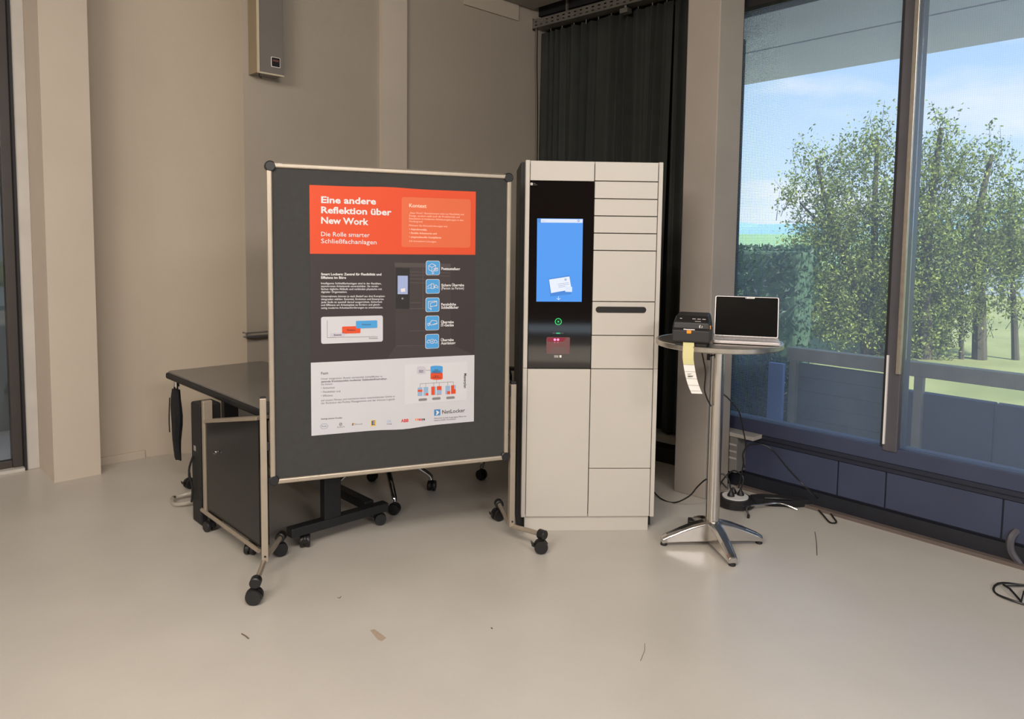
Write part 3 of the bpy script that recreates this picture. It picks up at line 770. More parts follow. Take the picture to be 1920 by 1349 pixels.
# sheet with a slightly wavy lower edge and top edge
def zmid(a, b): return (pp(*a)[1] + pp(*b)[1])/2
zo = zmid((582, 474.5), (893, 479.5)); zd = zmid((582, 679.5), (890, 666.8))
def band(name, zlo, zhi, m, lift, wav_lo=False, wav_hi=False):
    top, bot = [], []
    for i in range(25):
        t = i/24; x = xl + (xr-xl)*t
        bot.append((x, zlo + (-.008*math.exp(-((t-.55)/.12)**2) + .004*t if wav_lo else 0)))
        top.append((x, zhi + (.005*math.exp(-((t-.45)/.15)**2) if wav_hi else 0)))
    return MB().prism(bot + top[::-1], 'y', PZ-lift-.0006, PZ-lift).build(name, m, poster)
band('white_section', zbp, zd, M['paper'], 0, True)
band('dark_section', zd, zo, MD, 0)
band('orange_section', zo, ztp, MO, 0, False, True)
Lf = .0009
pp.poly('context_box', [(753, 368.5), (882.5, 375), (882, 465.5), (752.5, 463)], MO2, Lf, r=.012)
pp.lines('title_lettering', [('Eine andere', 602, 380.5, 705, 383.5, 12.6, .03), ('Reflektion über', 602, 399.5, 734, 404, 12.6, .03), ('New Work', 602, 419, 691, 422, 12.6, .03)], MW, Lf*2)
pp.lines('subtitle_lettering', [('Die Rolle smarter', 602, 443, 693, 445, 8.8, .006), ('Schließfachanlagen', 602, 456, 706, 458.5, 8.8, .006)], MW, Lf*2)
pp.lines('context_lettering', [('Kontext', 767, 388.5, 799.5, 390, 7, .022)], M['peach'], Lf*2)
pp.lines('context_lettering', [
 ('„New Work“: Revolutioniert nicht nur Flexibilität und', 767, 401, 869.5, 404, 3.6, 0), ('Design, sondern stellt auch die Produktivität und', 767, 406.3, 861.5, 409, 3.6, 0),
 ('Interaktion in modernen Arbeitsumgebungen in den', 767, 411.5, 868.5, 414.8, 3.6, 0), ('Vordergrund.', 767, 416.8, 792.5, 417.5, 3.6, 0),
 ('Meistern Sie Herausforderungen wie', 767, 424.3, 838.5, 426.5, 3.6, 0), ('• Asynchronität,', 767, 431.5, 800.5, 432.8, 3.6, .02),
 ('• flexible Arbeitsorte und', 767, 438.5, 818.5, 440, 3.6, .015), ('• anspruchsvolle Compliance', 767, 446, 827, 447.5, 3.6, .02), ('mit innovativen Lösungen.', 767, 453.6, 818.5, 455, 3.6, 0)], M['peach'], Lf*2)
pp.lines('body_lettering', [('Smart Lockers: Zentral für Flexibilität und', 602, 516.4, 715, 516.8, 4.6, .03), ('Effizienz im Büro', 602, 522.9, 649, 523, 4.6, .03),
 ('Intelligente Schließfachanlagen sind in der flexiblen,', 602, 533.2, 715, 533.6, 3.8, .008), ('asynchronen Arbeitswelt unverzichtbar. Sie verein-', 602, 538.6, 710, 538.7, 3.8, .008),
 ('fachen tägliche Abläufe und verbinden physische mit', 602, 544, 716, 544, 3.8, .008), ('digitaler Organisation.', 602, 549.4, 651, 549.3, 3.8, .008),
 ('Unternehmen können je nach Bedarf aus drei Komplexi-', 602, 557.6, 722, 557.3, 3.8, .008), ('tätsgraden wählen: Essential, Evolution und Enterprise.', 602, 563, 720, 562.7, 3.8, .008),
 ('Jede Stufe ist speziell darauf ausgerichtet, Sicherheit', 602, 568.6, 716.5, 568, 3.8, .008), ('und Effizienz am Arbeitsplatz zu fördern und gleich-', 602, 574, 713, 573.2, 3.8, .008),
 ('zeitig moderne Arbeitsanforderungen zu unterstützen.', 602, 579.4, 718, 578.4, 3.8, .008)], MW, Lf)
# printed locker picture
PG = [flat('picture_grey', (72, 62, 60)), flat('picture_black', (26, 22, 22)), flat('picture_screen', (150, 164, 204)), flat('picture_line', (92, 82, 80)), flat('picture_mid', (58, 48, 47))]
pic = pp.poly('locker_picture', [(740, 492.5), (845, 495), (845, 649), (741.5, 649)], flat('picture_back', (54, 45, 44)), Lf*.6)
pp.poly('picture_cornice', [(740, 492.5), (845, 495), (845, 502.5), (740, 501)], PG[0], Lf, pic)
pp.poly('picture_panel', [(741.8, 502.3), (768, 502.8), (767.6, 579.5), (741.6, 579)], PG[1], Lf, pic)
pp.poly('picture_display', [(745.5, 517.2), (764.5, 517.4), (764.4, 552), (745.4, 551.8)], PG[2], Lf*1.6, pic)
pp.poly('picture_envelope', [(751, 542), (759, 540.5), (760, 547), (752, 548)], MW, Lf*2.2, pic)
pp.stroke('picture_lines', [[(768, 510), (843, 512)], [(768, 516), (843, 518)], [(768, 523), (798, 524)], [(768, 530), (798, 531)], [(793, 502), (793, 579)], [(770, 568), (789, 568)], [(768, 579), (798, 579)],
   [(741.8, 649), (845, 647)], [(768, 621), (798, 620.5)]], .6, PG[3], Lf*1.2, pic)['kind'] = 'stuff'
pp.poly('picture_floor', [(741.5, 649.5), (845, 646.5), (889.5, 666), (726, 672.3)], PG[4], Lf*.8, pic)
pp.stroke('picture_button', [circ(754.5, 560, 1.3, n=8)], .8, MLG, Lf*2, pic)
# chart card
card = pp.poly('chart_card', [(602, 594.5), (717.8, 591.8), (717.8, 641.6), (602, 644.4)], M['paper'], Lf, r=.01)
pp.poly('essential_bar', [(619, 624.6), (646.5, 624), (646.5, 631.3), (619, 632)], MLG, Lf*2, card, r=.003)
pp.poly('evolution_bar', [(641.3, 612.6), (675.7, 611.8), (675.7, 625), (641.3, 626)], MO, Lf*2, card, r=.004)
pp.poly('enterprise_bar', [(667.3, 602), (707, 601), (707, 615), (667.3, 616)], MBl, Lf*3, card, r=.004)
pp.stroke('axis_lines', [[(613.6, 601), (613.6, 633.4), (708, 631.4)]], .5, MT, Lf*2, card)
pp.lines('chart_lettering', [('Essential', 626, 629.5, 640, 629.2, 3, .01), ('Evolution', 651, 620.5, 666, 620.2, 3, .01), ('Enterprise', 679, 610.2, 695, 609.8, 3, .01), ('Komplexität', 692, 635.4, 708, 635, 2.4, 0)], MT, Lf*4, card, True)
# icons
icons = [((799, 490), (823.6, 515.2)), ((798.8, 524.6), (823.2, 550)), ((798.4, 559), (822.8, 584.3)), ((798, 593), (822.3, 618.7)), ((797.8, 627.4), (822, 653))]
for k, ((x0, y0), (x1, y1)) in enumerate(icons):
    ic = pp.poly('icon_tile', [(x0-.8, y0-.8), (x1+.8, y0-.8), (x1+.8, y1+.8), (x0-.8, y1+.8)], MW, Lf*3, r=.010)
    pp.poly('tile_face', [(x0, y0), (x1, y0), (x1, y1), (x0, y1)], MBl, Lf*4, ic, r=.009)
    cx, cy = (x0+x1)/2, (y0+y1)/2
    def S(*p): return [(cx+a, cy+b) for a, b in p]
    if k == 0: st = [S((-8,-4),(-2,-8),(5,-5),(5,3),(-1,7),(-8,3),(-8,-4),(-2,-1),(-2,6)), S((-2,-1),(5,-5)), S((2,1),(9,0),(9,5),(2,6),(2,1)), S((2,1),(5.5,3.5),(9,0)), S((0,8),(0,11)), S((-2,9.5),(0,11),(2,9.5))]
    elif k == 1: st = [S((-3,-5),(2,-5),(2,4),(-3,4),(-3,-5)), S((-10,1),(-6,-3),(-3,-3)), S((-10,4),(-6,3),(-3,3)), S((10,1),(6,-3),(3,0),(5,2),(10,3)), S((3,0),(3,3))]
    elif k == 2: st = [S((-8,-6),(8,-7),(8,2),(-4,3)), S((-8,-6),(-8,5)), S((-4,-3),(8,-6)), S((-4,-3),(-4,4),(8,1)), S((-8,6),(-2,8)), S((-4,6),(-2,8),(-4,10))]
    elif k == 3: st = [S((-5,1),(-1,-5),(8,-4),(9,0),(-2,4),(-5,1)), S((-9,1),(-6,0),(-5,4),(-8,5),(-9,1)), S((-2,4),(9,1.5),(9,0))]
    else: st = [circ(cx, cy, 4, n=10), S((-10,1),(-6,-3),(-4,-1)), S((-10,3),(-5,3)), S((10,1),(6,-3),(4,-1)), S((10,3),(5,3)), S((-1,-1),(-1,1)), S((1,-1),(1,1))]
    pp.stroke('pictogram', st, .9, MW, Lf*5, ic)
pp.lines('icon_lettering', [('Postzustellung', 827.6, 506.3, 862.3, 506.8, 5, .03), ('Sichere Übergabe', 827.3, 537.3, 870, 537, 5, .03), ('(Person zu Person)', 827.3, 543.1, 869.5, 542.8, 5, .01),
  ('Persönliche', 827, 573.4, 854.8, 573, 5, .03), ('Schließfächer', 827, 579.2, 859.8, 578.8, 5, .03), ('Übergabe', 826.8, 606.6, 850.6, 606.2, 5, .03), ('IT-Geräte', 826.8, 612.5, 850.6, 612, 5, .03),
  ('Übergabe', 826.6, 640.2, 850.4, 639.6, 5, .03), ('Ausrüstung', 826.6, 646.2, 853.6, 645.4, 5, .03)], MW, Lf*2, None, True)
# white section
pp.lines('conclusion_lettering', [('Fazit', 602, 702.5, 615.5, 702, 4.6, .012), ('Unser integrativer Ansatz verwandelt Schließfächer in', 602, 712.4, 716.5, 707.6, 3.8, 0),
 ('zentrale Knotenpunkte moderner Gebäudeinfrastruktur.', 602, 717.8, 726, 712, 3.8, .018), ('Sie bieten', 602, 722.9, 623.3, 721.8, 3.8, 0), ('• Sicherheit', 602, 729.8, 627.6, 728.8, 3.8, 0),
 ('• Flexibilität und', 602, 737.2, 638, 735.6, 3.8, 0), ('• Effizienz', 602, 744.3, 624, 743.4, 3.8, 0), ('auf neuem Niveau und markieren einen entscheidenden Schritt in', 602, 753, 740, 745, 3.8, 0),
 ('der Evolution des Facility Managements und der Inhouse Logistik.', 602, 758.3, 741, 750.4, 3.8, 0)], MT, Lf, None, True)
pp.lines('client_heading', [('Auszug unserer Kunden', 601.5, 787.3, 641.5, 785, 3, .02)], MT, Lf)
dcard = pp.poly('diagram_card', [(759, 684), (876, 678.5), (875, 751), (759, 758)], flat('card_pale', (203, 201, 204)), Lf, r=.008)
def cylp(name, x0, y0, x1, y1, m, ry=2):
    pts = circ((x0+x1)/2, y0+ry, (x1-x0)/2, ry, 10, 180, 360) + circ((x0+x1)/2, y1-ry, (x1-x0)/2, ry, 10, 0, 180)
    return pp.poly(name, pts, m, Lf*2, dcard)
cylp('server_cylinder', 781.6, 687, 797.6, 702, MLG); cylp('software_cylinder', 807, 698, 829.8, 712.4, MO, 2.2); cylp('database_cylinder', 807, 686, 829.8, 700.5, MBl, 2.2)
pp.stroke('diagram_lines', [[(797.6, 694.5), (807, 694.2)], [(818.5, 712.4), (818.5, 717.5)], [(787.5, 726.5), (787.5, 720), (850, 716), (850, 723)], [(798, 726), (798, 719.3)], [(813, 725), (813, 718.4)], [(823.5, 724.4), (823.5, 717.6)], [(839.5, 724), (839.5, 716.6)]], .5, MT, Lf*2, dcard)
MBp = flat('print_pale_blue', (142, 170, 200))
for k, (x, y) in enumerate(((783, 727), (794, 726.4), (808.5, 725.2), (819, 724.6), (835, 723.8), (845.5, 723))):
    lk = pp.poly('locker_symbol', [(x, y), (x+8.6, y-.4), (x+8.6, y+15.4), (x, y+16)], MBp if k % 2 == 0 or k == 1 else MO, Lf*2, dcard)
    a, b = [((0, 4), (8.6, 8)), ((4, 11), (8.6, 15.5)), ((0, 0), (6, 15.5)), ((0, 7), (8.6, 15)), ((3, 10), (8.6, 15.5)), ((5.5, 0), (8.6, 7))][k]
    pp.poly('symbol_fill', [(x+a[0], y+a[1]), (x+b[0], y+a[1]), (x+b[0], y+b[1]), (x+a[0], y+b[1])], MO if k in (0, 1, 2, 4) else MBp, Lf*3, dcard)
for x, y in ((784.5, 747.6), (810, 745.6), (836.5, 744)): pp.poly('pill', [(x, y), (x+16, y-.6), (x+16, y+4), (x, y+4.6)], flat('print_grey', (128, 122, 126)), Lf*2, dcard, r=.006)
pp.lines('diagram_lettering', [('Server', 785.5, 695.8, 793.5, 695.6, 2.4, .01), ('Extern', 785.5, 698.6, 793.5, 698.4, 2.2, .01), ('Server', 814.5, 694.8, 822, 694.6, 2.4, .01), ('Datenbank', 810.5, 697.6, 826, 697.2, 2.2, .01), ('Server', 814.5, 706.2, 822, 706, 2.4, .01), ('Software', 810.5, 709, 826, 708.6, 2.2, .01)], MT, Lf*4, dcard, True)
# "Masterplan" reading downwards
me_ = text_mesh('Masterplan', .012); a = pp(869.8, 700.5); b = pp(869.8, 728); hgt = abs(a[1]-b[1]); xs = [v.co.x for v in me_.vertices]; sx = hgt/(max(xs)-min(xs))
vv = [(a[0] + v.co.y*sx*1.15, PZ-Lf*3, a[1] - (v.co.x-min(xs))*sx) for v in me_.vertices]
m2 = bpy.data.meshes.new('vertical_lettering'); m2.from_pydata(vv, [], [list(p.vertices) for p in me_.polygons]); m2.materials.append(MT)
vo = bpy.data.objects.new('vertical_lettering', m2); COL.objects.link(vo); vo.parent = dcard
# footer marks
lg = pp.poly('logo_square', [(814, 768.4), (825.4, 767.6), (825.4, 779), (814, 780)], flat('logo_blue', (58, 128, 184)), Lf)
pp.poly('logo_mark', [(816.8, 770.4), (820, 770.4), (823.6, 773.4), (819.6, 778.2), (816.8, 778.4), (818.8, 774)], MW, Lf*2, lg)
pp.lines('brand_lettering', [('NetLocker', 829, 776.4, 871.8, 772.8, 7.4, .012)], MT, Lf)
pp.lines('footer_lettering', [('NetLocker ist eine eingetragene Marke der', 814, 786.2, 874.5, 782, 3, 0), ('Netzma GmbH, Deutschland.', 814, 790.2, 855, 787.2, 3, 0)], MT, Lf)
pp.stroke('hexagon_outline', [[(600.2, 800), (603.5, 795.6), (611.6, 795), (615.4, 799.2), (611.8, 803.8), (603.6, 804.4), (600.2, 800)]], .5, flat('navy_print', (70, 96, 150)), Lf)
MN = flat('navy_ink', (62, 84, 140)); MR = flat('red_ink', (206, 44, 44)); MY = flat('yellow_ink', (222, 186, 74))
pp.lines('client_lettering', [('Roche', 603.4, 801.2, 612.4, 800.6, 3, .01)], MN, Lf)
pp.lines('client_lettering', [('ZURICH', 631.8, 802.8, 646, 801.8, 2.8, 0), ('Microsoft', 665.5, 797.4, 679.4, 796.4, 2.8, 0)], MT, Lf)
pp.stroke('round_mark', [circ(638.8, 795.8, 2.4, n=12), [(637.4, 797), (640, 794.6)]], .8, MT, Lf)
sq = [((660, 794), MR), ((662.3, 793.9), flat('green_ink', (120, 160, 70))), ((660, 796.3), MN), ((662.3, 796.2), MY)]
for (x, y), m in sq: pp.poly('four_colour_mark', [(x, y), (x+2, y), (x+2, y+2), (x, y+2)], m, Lf)
eb = pp.poly('yellow_square', [(695, 788.6), (704.8, 787.8), (704.8, 798.8), (695, 799.8)], MY, Lf)
pp.lines('square_letter', [('E', 696.8, 797.2, 703, 796.8, 8, .03)], flat('blue_ink', (30, 70, 150)), Lf*2, eb)
pp.lines('client_lettering', [('SK', 725.5, 793, 734.4, 792.4, 5, 0)], flat('pale_blue_ink', (140, 166, 206)), Lf)
pp.lines('client_lettering', [('homag', 725.5, 796.6, 734.4, 796, 2.4, .01)], MT, Lf)
pp.lines('client_lettering', [('ABB', 751.8, 792.4, 766, 791.4, 6, .04)], MR, Lf)
for x0, m, ch in ((778.6, flat('orange_ink', (226, 120, 60)), 'R'), (785, MR, 'T'), (791.2, flat('black_ink', (60, 54, 54)), 'L')):
    q_ = pp.poly('letter_block', [(x0, 785.4), (x0+5.4, 785.2), (x0+5.4, 788.8), (x0, 789)], m, Lf); pp.lines('block_letter', [(ch, x0+1.6, 788.4, x0+4, 788.3, 2.4, .02)], MW, Lf*2, q_)

# ------------------------------------------------------------------ LOCKER
LO = Vector((.437, 3.944, 0)); LR = R(2.6); LW2 = .3725
lk = thing('parcel_locker', 'tall cream smart locker cabinet with black touchscreen panel', 'locker', LO, LR)
lp = Plane(lk, LO, LR, 0.0)
def lz(y, x=1170): return lp(x, y)[1]
box('carcass', (-.395, .06, .015), (LW2-.004, .52, 2.045), M['blackm'], lk, .003)
box('carcass_core', (-.35, .022, .09), (.35, .06, 2.035), M['joint'], lk)
box('plinth', (-.352, .018, 0), (.345, .06, .098), M['cream'], lk, .002)
zsp = lz(691, 985)
for a in (-LW2, LW2-.023):
    for z_a, z_b in ((.085, zsp-.0008), (zsp+.0008, 2.05)):
        box('side_panel', (a, 0, z_a), (a+.023, .5 if a > 0 else .06, z_b), M['cream'], lk, .0025)
box('top_panel', (-.3495, .01, 2.035), (.3495, .5, 2.048), M['cream'], lk)
g_ = .0022
xm = lp(1107.5, 690)[0]*.5 + lp(1114, 400)[0]*.5
XL0, XL1, XR0, XR1 = -LW2+.026, xm-g_, xm+g_, LW2-.027
ys = [304, 340.2, 373.3, 405.6, 437.9, 470.4, 566.2, 629.6, 692.4, 879, 969.4]
zr = [lz(y) for y in ys]; zr[0] = 2.047
doors = []
for i in range(10):
    nm = 'cover_panel' if i == 0 else 'door'
    doors.append(box(nm, (XR0, 0, zr[i+1]+g_), (XR1, .02, zr[i]-(g_ if i else 0)), M['cream'], lk, .002))
box('cover_panel', (XL0, 0, lz(339.8, 1050)+g_), (XL1, .02, 2.047), M['cream'], lk, .002)
box('door', (XL0, 0, zr[10]+g_), (XL1, .02, lz(691.8, 1045)-g_), M['cream'], lk, .002)
gz0, gz1 = lz(691.4, 1045)+g_, lz(340.4, 1045)-g_*.6
gp = box('glass_panel', (XL0, .001, gz0), (XL1, .02, gz1), M['glossblack'], lk, .001)
# mail slot in the seventh door
a = lp(1117, 575); b = lp(1211.5, 587.5)
sl = MB().prism(rrect(a[0], b[1], b[0], a[1], .018, 8), 'y', -.0012, .0).build('slot_rim', M['joint'], doors[6])
MB().prism(rrect(a[0]+.003, b[1]+.003, b[0]-.003, a[1]-.003, .015, 8), 'y', -.002, -.0012).build('slot_opening', M['blackfl'], doors[6])
# display
def em(name, rgb, s=1.0): return mat(name, rgb, emit=s)
dis = lp.poly('display', [(1007.3, 409.8), (1093, 410.6), (1090.6, 566.2), (1005.6, 565.8)], em('display_blue', (72, 152, 240), 1.0), .0, gp, th=.0006)
dx = .0007
lp.poly('display_bar', [(1008, 410.6), (1092.6, 411.4), (1092.4, 418.2), (1008, 417.4)], em('display_white', (226, 234, 250), .95), dx, gp)
lp.poly('display_badge', [(1008, 410.6), (1014, 410.7), (1014, 417.5), (1008, 417.4)], em('badge_blue', (60, 140, 220)), dx*2, gp)
lp.lines('display_lettering', [('Menü', 1016.5, 415.6, 1024, 415.7, 2.2, 0)], em('pale_type', (150, 180, 220)), dx*2, gp)
lp.stroke('display_clock', [circ(1084.6, 414.2, 1.7, n=10)], .9, em('clock_blue', (70, 120, 190)), dx*2, gp)
lp.poly('envelope_shadow', [(1028, 523), (1068, 516), (1071, 552), (1032, 556)], em('display_blue_deep', (62, 132, 216)), dx, gp)
lp.poly('envelope', [(1029.5, 524.5), (1067.5, 518.6), (1071.5, 543), (1033.2, 549.8)], em('envelope_white', (232, 238, 250)), dx*2, gp)
lp.stroke('envelope_lines', [[(1046, 533.5), (1066, 530)], [(1047, 536.4), (1067, 533)], [(1047.6, 539.2), (1060, 537.2)]], .7, em('envelope_ink', (130, 142, 190)), dx*3, gp)
lp.stroke('envelope_stamp', [circ(1060.3, 524.6, 1.5, n=10)], .9, em('stamp_blue', (60, 90, 160)), dx*3, gp)
lp.poly('small_card', [(1059.6, 538), (1072.6, 538), (1072.6, 547.6), (1059.6, 547.6)], em('card_white', (222, 232, 250)), dx*4, gp, r=.004)
lp.stroke('down_arrow', [[(1047.2, 556), (1047.2, 562)], [(1044, 559.6), (1047.2, 562.4), (1050.4, 559.6)]], .9, em('arrow_white', (230, 240, 252)), dx*2, gp)
lp.stroke('status_ring', [circ(1046.8, 603.4, 5.8, n=24)], 1.3, em('ring_green', (40, 220, 110), 1.3), dx, gp)
lp.stroke('status_ring_inner', [circ(1046.8, 603.4, 3.0, n=16)], .6, em('ring_dim', (20, 110, 60)), dx, gp)
lp.stroke('status_dot', [circ(1046.8, 603.4, .5, n=6)], 1.4, em('dot_green', (90, 250, 150), 1.5), dx, gp)
lp.stroke('card_reader_edge', [[(1036.5, 625.2), (1056.5, 625.2)]], .8, mat('reader_edge', (120, 110, 104), .4), dx, gp)
lp.poly('reader_light', [(1043, 624.3), (1050, 624.3), (1050, 626), (1043, 626)], em('reader_green', (50, 210, 140), 1.2), dx*2, gp)
lp.poly('scanner_window', [(1024.4, 632.6), (1068.4, 632.6), (1068.2, 664), (1024.4, 664)], mat('scanner_mauve', (112, 74, 74), .35, var=.03), dx, gp, r=.006)
lp.poly('scanner_hood', [(1026, 664), (1034, 651.5), (1059, 651.5), (1067, 664)], mat('scanner_hood_grey', (104, 82, 80), .4, var=.03), dx*1.5, gp)
lp.poly('scanner_glow', [(1025, 633.4), (1062, 633.4), (1056, 641), (1027, 641)], em('scanner_red', (150, 24, 50), .8), dx*2, gp)
for (x, y, r_) in ((1040.2, 637.2, 2.3), (1046.2, 637.2, 2.3), (1040.2, 642.4, 1.1), (1045.6, 642.4, 1.1)):
    lp.poly('scanner_lamp', circ(x, y, r_, n=10)[:-1], em('lamp_pink', (255, 120, 165), 2.2 if r_ > 2 else .7), dx*3, gp)
lp.stroke('bar_marks', [[(1039.8+i*2.1, 666.6), (1039.8+i*2.1, 670.8)] for i in range(4)], .9, M['labelp'], dx, gp)
lp.poly('chip_mark', [(1049, 666.4), (1052.8, 666.4), (1052.8, 670.8), (1049, 670.8)], M['labelp'], dx, gp)
lp.poly('maker_badge', [(994.8, 343), (998.8, 343), (998.8, 347.4), (994.8, 347.4)], M['labelp'], dx, gp)
lp.poly('badge_core', [(996, 344.4), (997.6, 344.4), (997.6, 346.2), (996, 346.2)], M['blackfl'], dx*2, gp)
lp.lines('maker_lettering', [('Net', 1000.4, 345, 1004, 345, 1.8, 0), ('Locker', 1000.4, 347.4, 1007.6, 347.4, 1.8, 0)], M['rail'], dx, gp)

# ------------------------------------------------------------------ COCKTAIL TABLE
TC0 = Vector((1.092, 3.80, 0)); TR = .325; TZ = 1.108
tbl = thing('bar_table', 'round steel standing table with star foot beside the locker', 'table', TC0)
MB().lathe([(.05, TZ-.028), (TR-.004, TZ-.028), (TR, TZ-.024), (TR, TZ-.003), (TR-.003, TZ), (TR-.012, TZ), (TR-.014, TZ-.002), (.001, TZ-.002)], seg=64).build('table_top', M['steelrough'], tbl)
MB().lathe([(.038, TZ-.055), (.12, TZ-.05), (.12, TZ-.029), (.01, TZ-.029)], seg=6).build('mounting_plate', M['blackm'], tbl)
MB().lathe([(.036, .10), (.036, TZ-.05), (.02, TZ-.05)], seg=32).build('column', M['steel'], tbl)
MB().tube([(-.035, -.02, 1.03), (-.062, -.045, 1.025)], .005, 6).tube([(-.062, -.045, 1.04), (-.062, -.045, 1.008)], .009, 8).build('fold_knob', M['blackm'], tbl)
def leg_mesh(angle):
    # tapered star leg: curved shell from the hub down to the foot
    b = bmesh.new(); rings = []
    prof = [(.0, .138, .036, .11), (.05, .132, .036, .104), (.11, .116, .033, .090), (.18, .090, .030, .066), (.25, .060, .027, .040), (.275, .046, .023, .032)]
    for (r, top, w, h) in prof:
        rings.append([b.verts.new((r, -w, top-h)), b.verts.new((r, -w, top-.012)), b.verts.new((r, -w*.55, top)), b.verts.new((r, w*.55, top)), b.verts.new((r, w, top-.012)), b.verts.new((r, w, top-h))])
    for i in range(len(rings)-1):
        for j in range(6):
            b.faces.new((rings[i][j], rings[i][(j+1)%6], rings[i+1][(j+1)%6], rings[i+1][j]))
    b.faces.new(rings[0]); b.faces.new(rings[-1][::-1])
    for v in b.verts: v.co = Matrix.Rotation(angle, 4, 'Z') @ v.co
    return b
for k, a in enumerate((R(-83), R(4), R(94), R(184))):
    m_ = MB(); m_.bm.free(); m_.bm = leg_mesh(a)
    lg_ = m_.build('leg', M['steel'], tbl, .004)
    MB().lathe([(.017, 0), (.019, .004), (.017, .013), (.01, .016)], c=(math.cos(a)*.262, math.sin(a)*.262, 0), seg=16).build('foot_pad', M['black'], lg_)

# ---- label printer
PO = Vector((.92, 3.66, TZ)); PRZ = R(-20)
prn = thing('label_printer', 'black desktop label printer with orange latch on the steel table', 'printer', PO, PRZ); prn.scale = (.92, .92, .97)
w = .098
body = MB()
prof = [(-.105, .012), (-.112, .02), (-.108, .078), (-.10, .085), (.10, .085), (.10, .012)]
MB().prism(prof, 'x', -w, w).build('lower_body', M['prn'], prn, .008)
lid = [(-.109, .084), (-.103, .118), (-.06, .150), (.075, .158), (.10, .14), (.10, .086)]
lm = MB(); lm.prism(lid, 'x', -w, w)
for v in lm.bm.verts:
    if v.co.z > .1: v.co.x *= 1 - (v.co.z-.1)*2.6
lm.build('lid', M['prn2'], prn, .007)
box('seam', (-w+.002, -.1115, .0805), (w-.002, -.1, .0845), M['blackfl'], prn)
box('label_slot', (-.038, -.1145, .080), (.022, -.108, .086), M['silver'], prn, .001)
box('release_latch', (-.021, -.1155, .062), (.004, -.11, .079), M['orangep'], prn, .003)
box('side_latch', (w-.003, -.075, .085), (w+.003, -.055, .104), M['orangep'], prn, .002)
box('base_foot', (-w+.015, -.095, 0), (w-.015, .09, .012), M['black'], prn)
for i in range(3): box('status_icon', (.004+i*.026, -.0835, .1345), (.022+i*.026, -.078, .1375), M['silver'], prn)
for v_ in [o for o in prn.children if o.name.startswith('status_icon')]: v_.rotation_euler = (0, 0, 0)
box('indicator_print', (.020, -.0965, .1245), (.050, -.0915, .1265), M['silver'], prn)
box('power_button', (-.062, -.084, .1345), (-.05, -.078, .1375), M['silver'], prn)
# striped animal-head-like round maker mark kept as abstract strokes
mk = MB()
for (a0, a1, r_) in ((100, 250, .008), (120, 230, .005), (-60, 40, .007)):
    P_ = [(.052 + r_*math.cos(R(a0+(a1-a0)*i/6)), -.1075, .1 + r_*math.sin(R(a0+(a1-a0)*i/6))) for i in range(7)]
    mk.tube(P_, .0014, 5)
mk.build('maker_mark', M['white'], prn)
# ---- strip of labels hanging off the printer, over the rim
def ribbon(path, wv, name, m, parent, i0, i1):
    b = MB()
    for i in range(i0, i1):
        A, B = Vector(path[i]), Vector(path[i+1]); wa, wb_ = Vector(wv[i]), Vector(wv[i+1])
        n_ = (B-A).cross(wa).normalized()*.00035
        b.quad(A-wa+n_, A+wa+n_, B+wb_+n_, B-wb_+n_); b.quad(A-wa-n_, B-wb_-n_, B+wb_-n_, A+wa-n_)
    return b.build(name, m, parent, fix=False)
def rimY(px):  # front rim of the table seen at a pixel column
    r = ray(px, 650); k = Vector((r.x, r.y)).normalized(); c = Vector((TC0.x, TC0.y)); tt = c.dot(k); dd = math.sqrt(max(0, (TR+.006)**2 - (c.length_squared - tt*tt))); q = k*(tt-dd); return q
q0 = PO + Matrix.Rotation(PRZ, 3, 'Z') @ Vector((-.008, -.108, .016))
q1 = rimY(1291)
path = [q0, q0.lerp(Vector((q1.x, q1.y, TZ+.004)), .5) + Vector((0, 0, .006)), Vector((q1.x, q1.y, TZ+.003))]
Yr = q1.y - .012
hang = [(1290, 668), (1291, 680), (1293, 693), (1295.5, 706), (1299, 719), (1303, 730), (1307, 738.5)]
path += [at(x, y, Yr - .004*i) for i, (x, y) in enumerate(hang)]
path = spline([tuple(p) for p in path], 3)
ax = Matrix.Rotation(PRZ, 3, 'Z') @ Vector((1, 0, 0)); ax2 = Vector((.99, -.1, .0))
wv = [(ax.lerp(ax2, i/len(path)).normalized())*(.0265 if i < 8 else .0262) for i in range(len(path))]
strip = thing('label_strip', 'curling strip of blank white labels hanging from the printer', 'label strip', tuple(q0))
loc_path = [Vector(p)-q0 for p in path]
nn = len(path)-1; k1 = 13
ribbon(loc_path, wv, 'backing_paper', M['labely'], strip, 0, k1)
ribbon(loc_path, wv, 'label_paper', M['labelp'], strip, k1, nn)
lb = MB()
for i in range(k1, nn+1, 3):
    A = loc_path[i] + Vector((0, -.0015, 0)); w_ = Vector(wv[i]); lb.quad(A-w_+Vector((0,0,.0007)), A+w_+Vector((0,0,.0007)), A+w_-Vector((0,0,.0007)), A-w_-Vector((0,0,.0007)))
lb.build('perforation_line', M['rail'], strip, fix=False)
bc = MB()
A = loc_path[k1+5] + Vector((0, -.0022, 0))
for i in range(11):
    x = -.016 + i*.0028; bc.quad(A+Vector((x,0,.004)), A+Vector((x+.0016,0,.004)), A+Vector((x+.0016,0,-.004)), A+Vector((x,0,-.004)))
for dz, wd in ((.013, .022), (.0095, .015)):
    bc.quad(A+Vector((-.018,0,dz+.001)), A+Vector((-.018+wd,0,dz+.001)), A+Vector((-.018+wd,0,dz)), A+Vector((-.018,0,dz)))
bc.build('barcode_print', M['blackfl'], strip, fix=False)

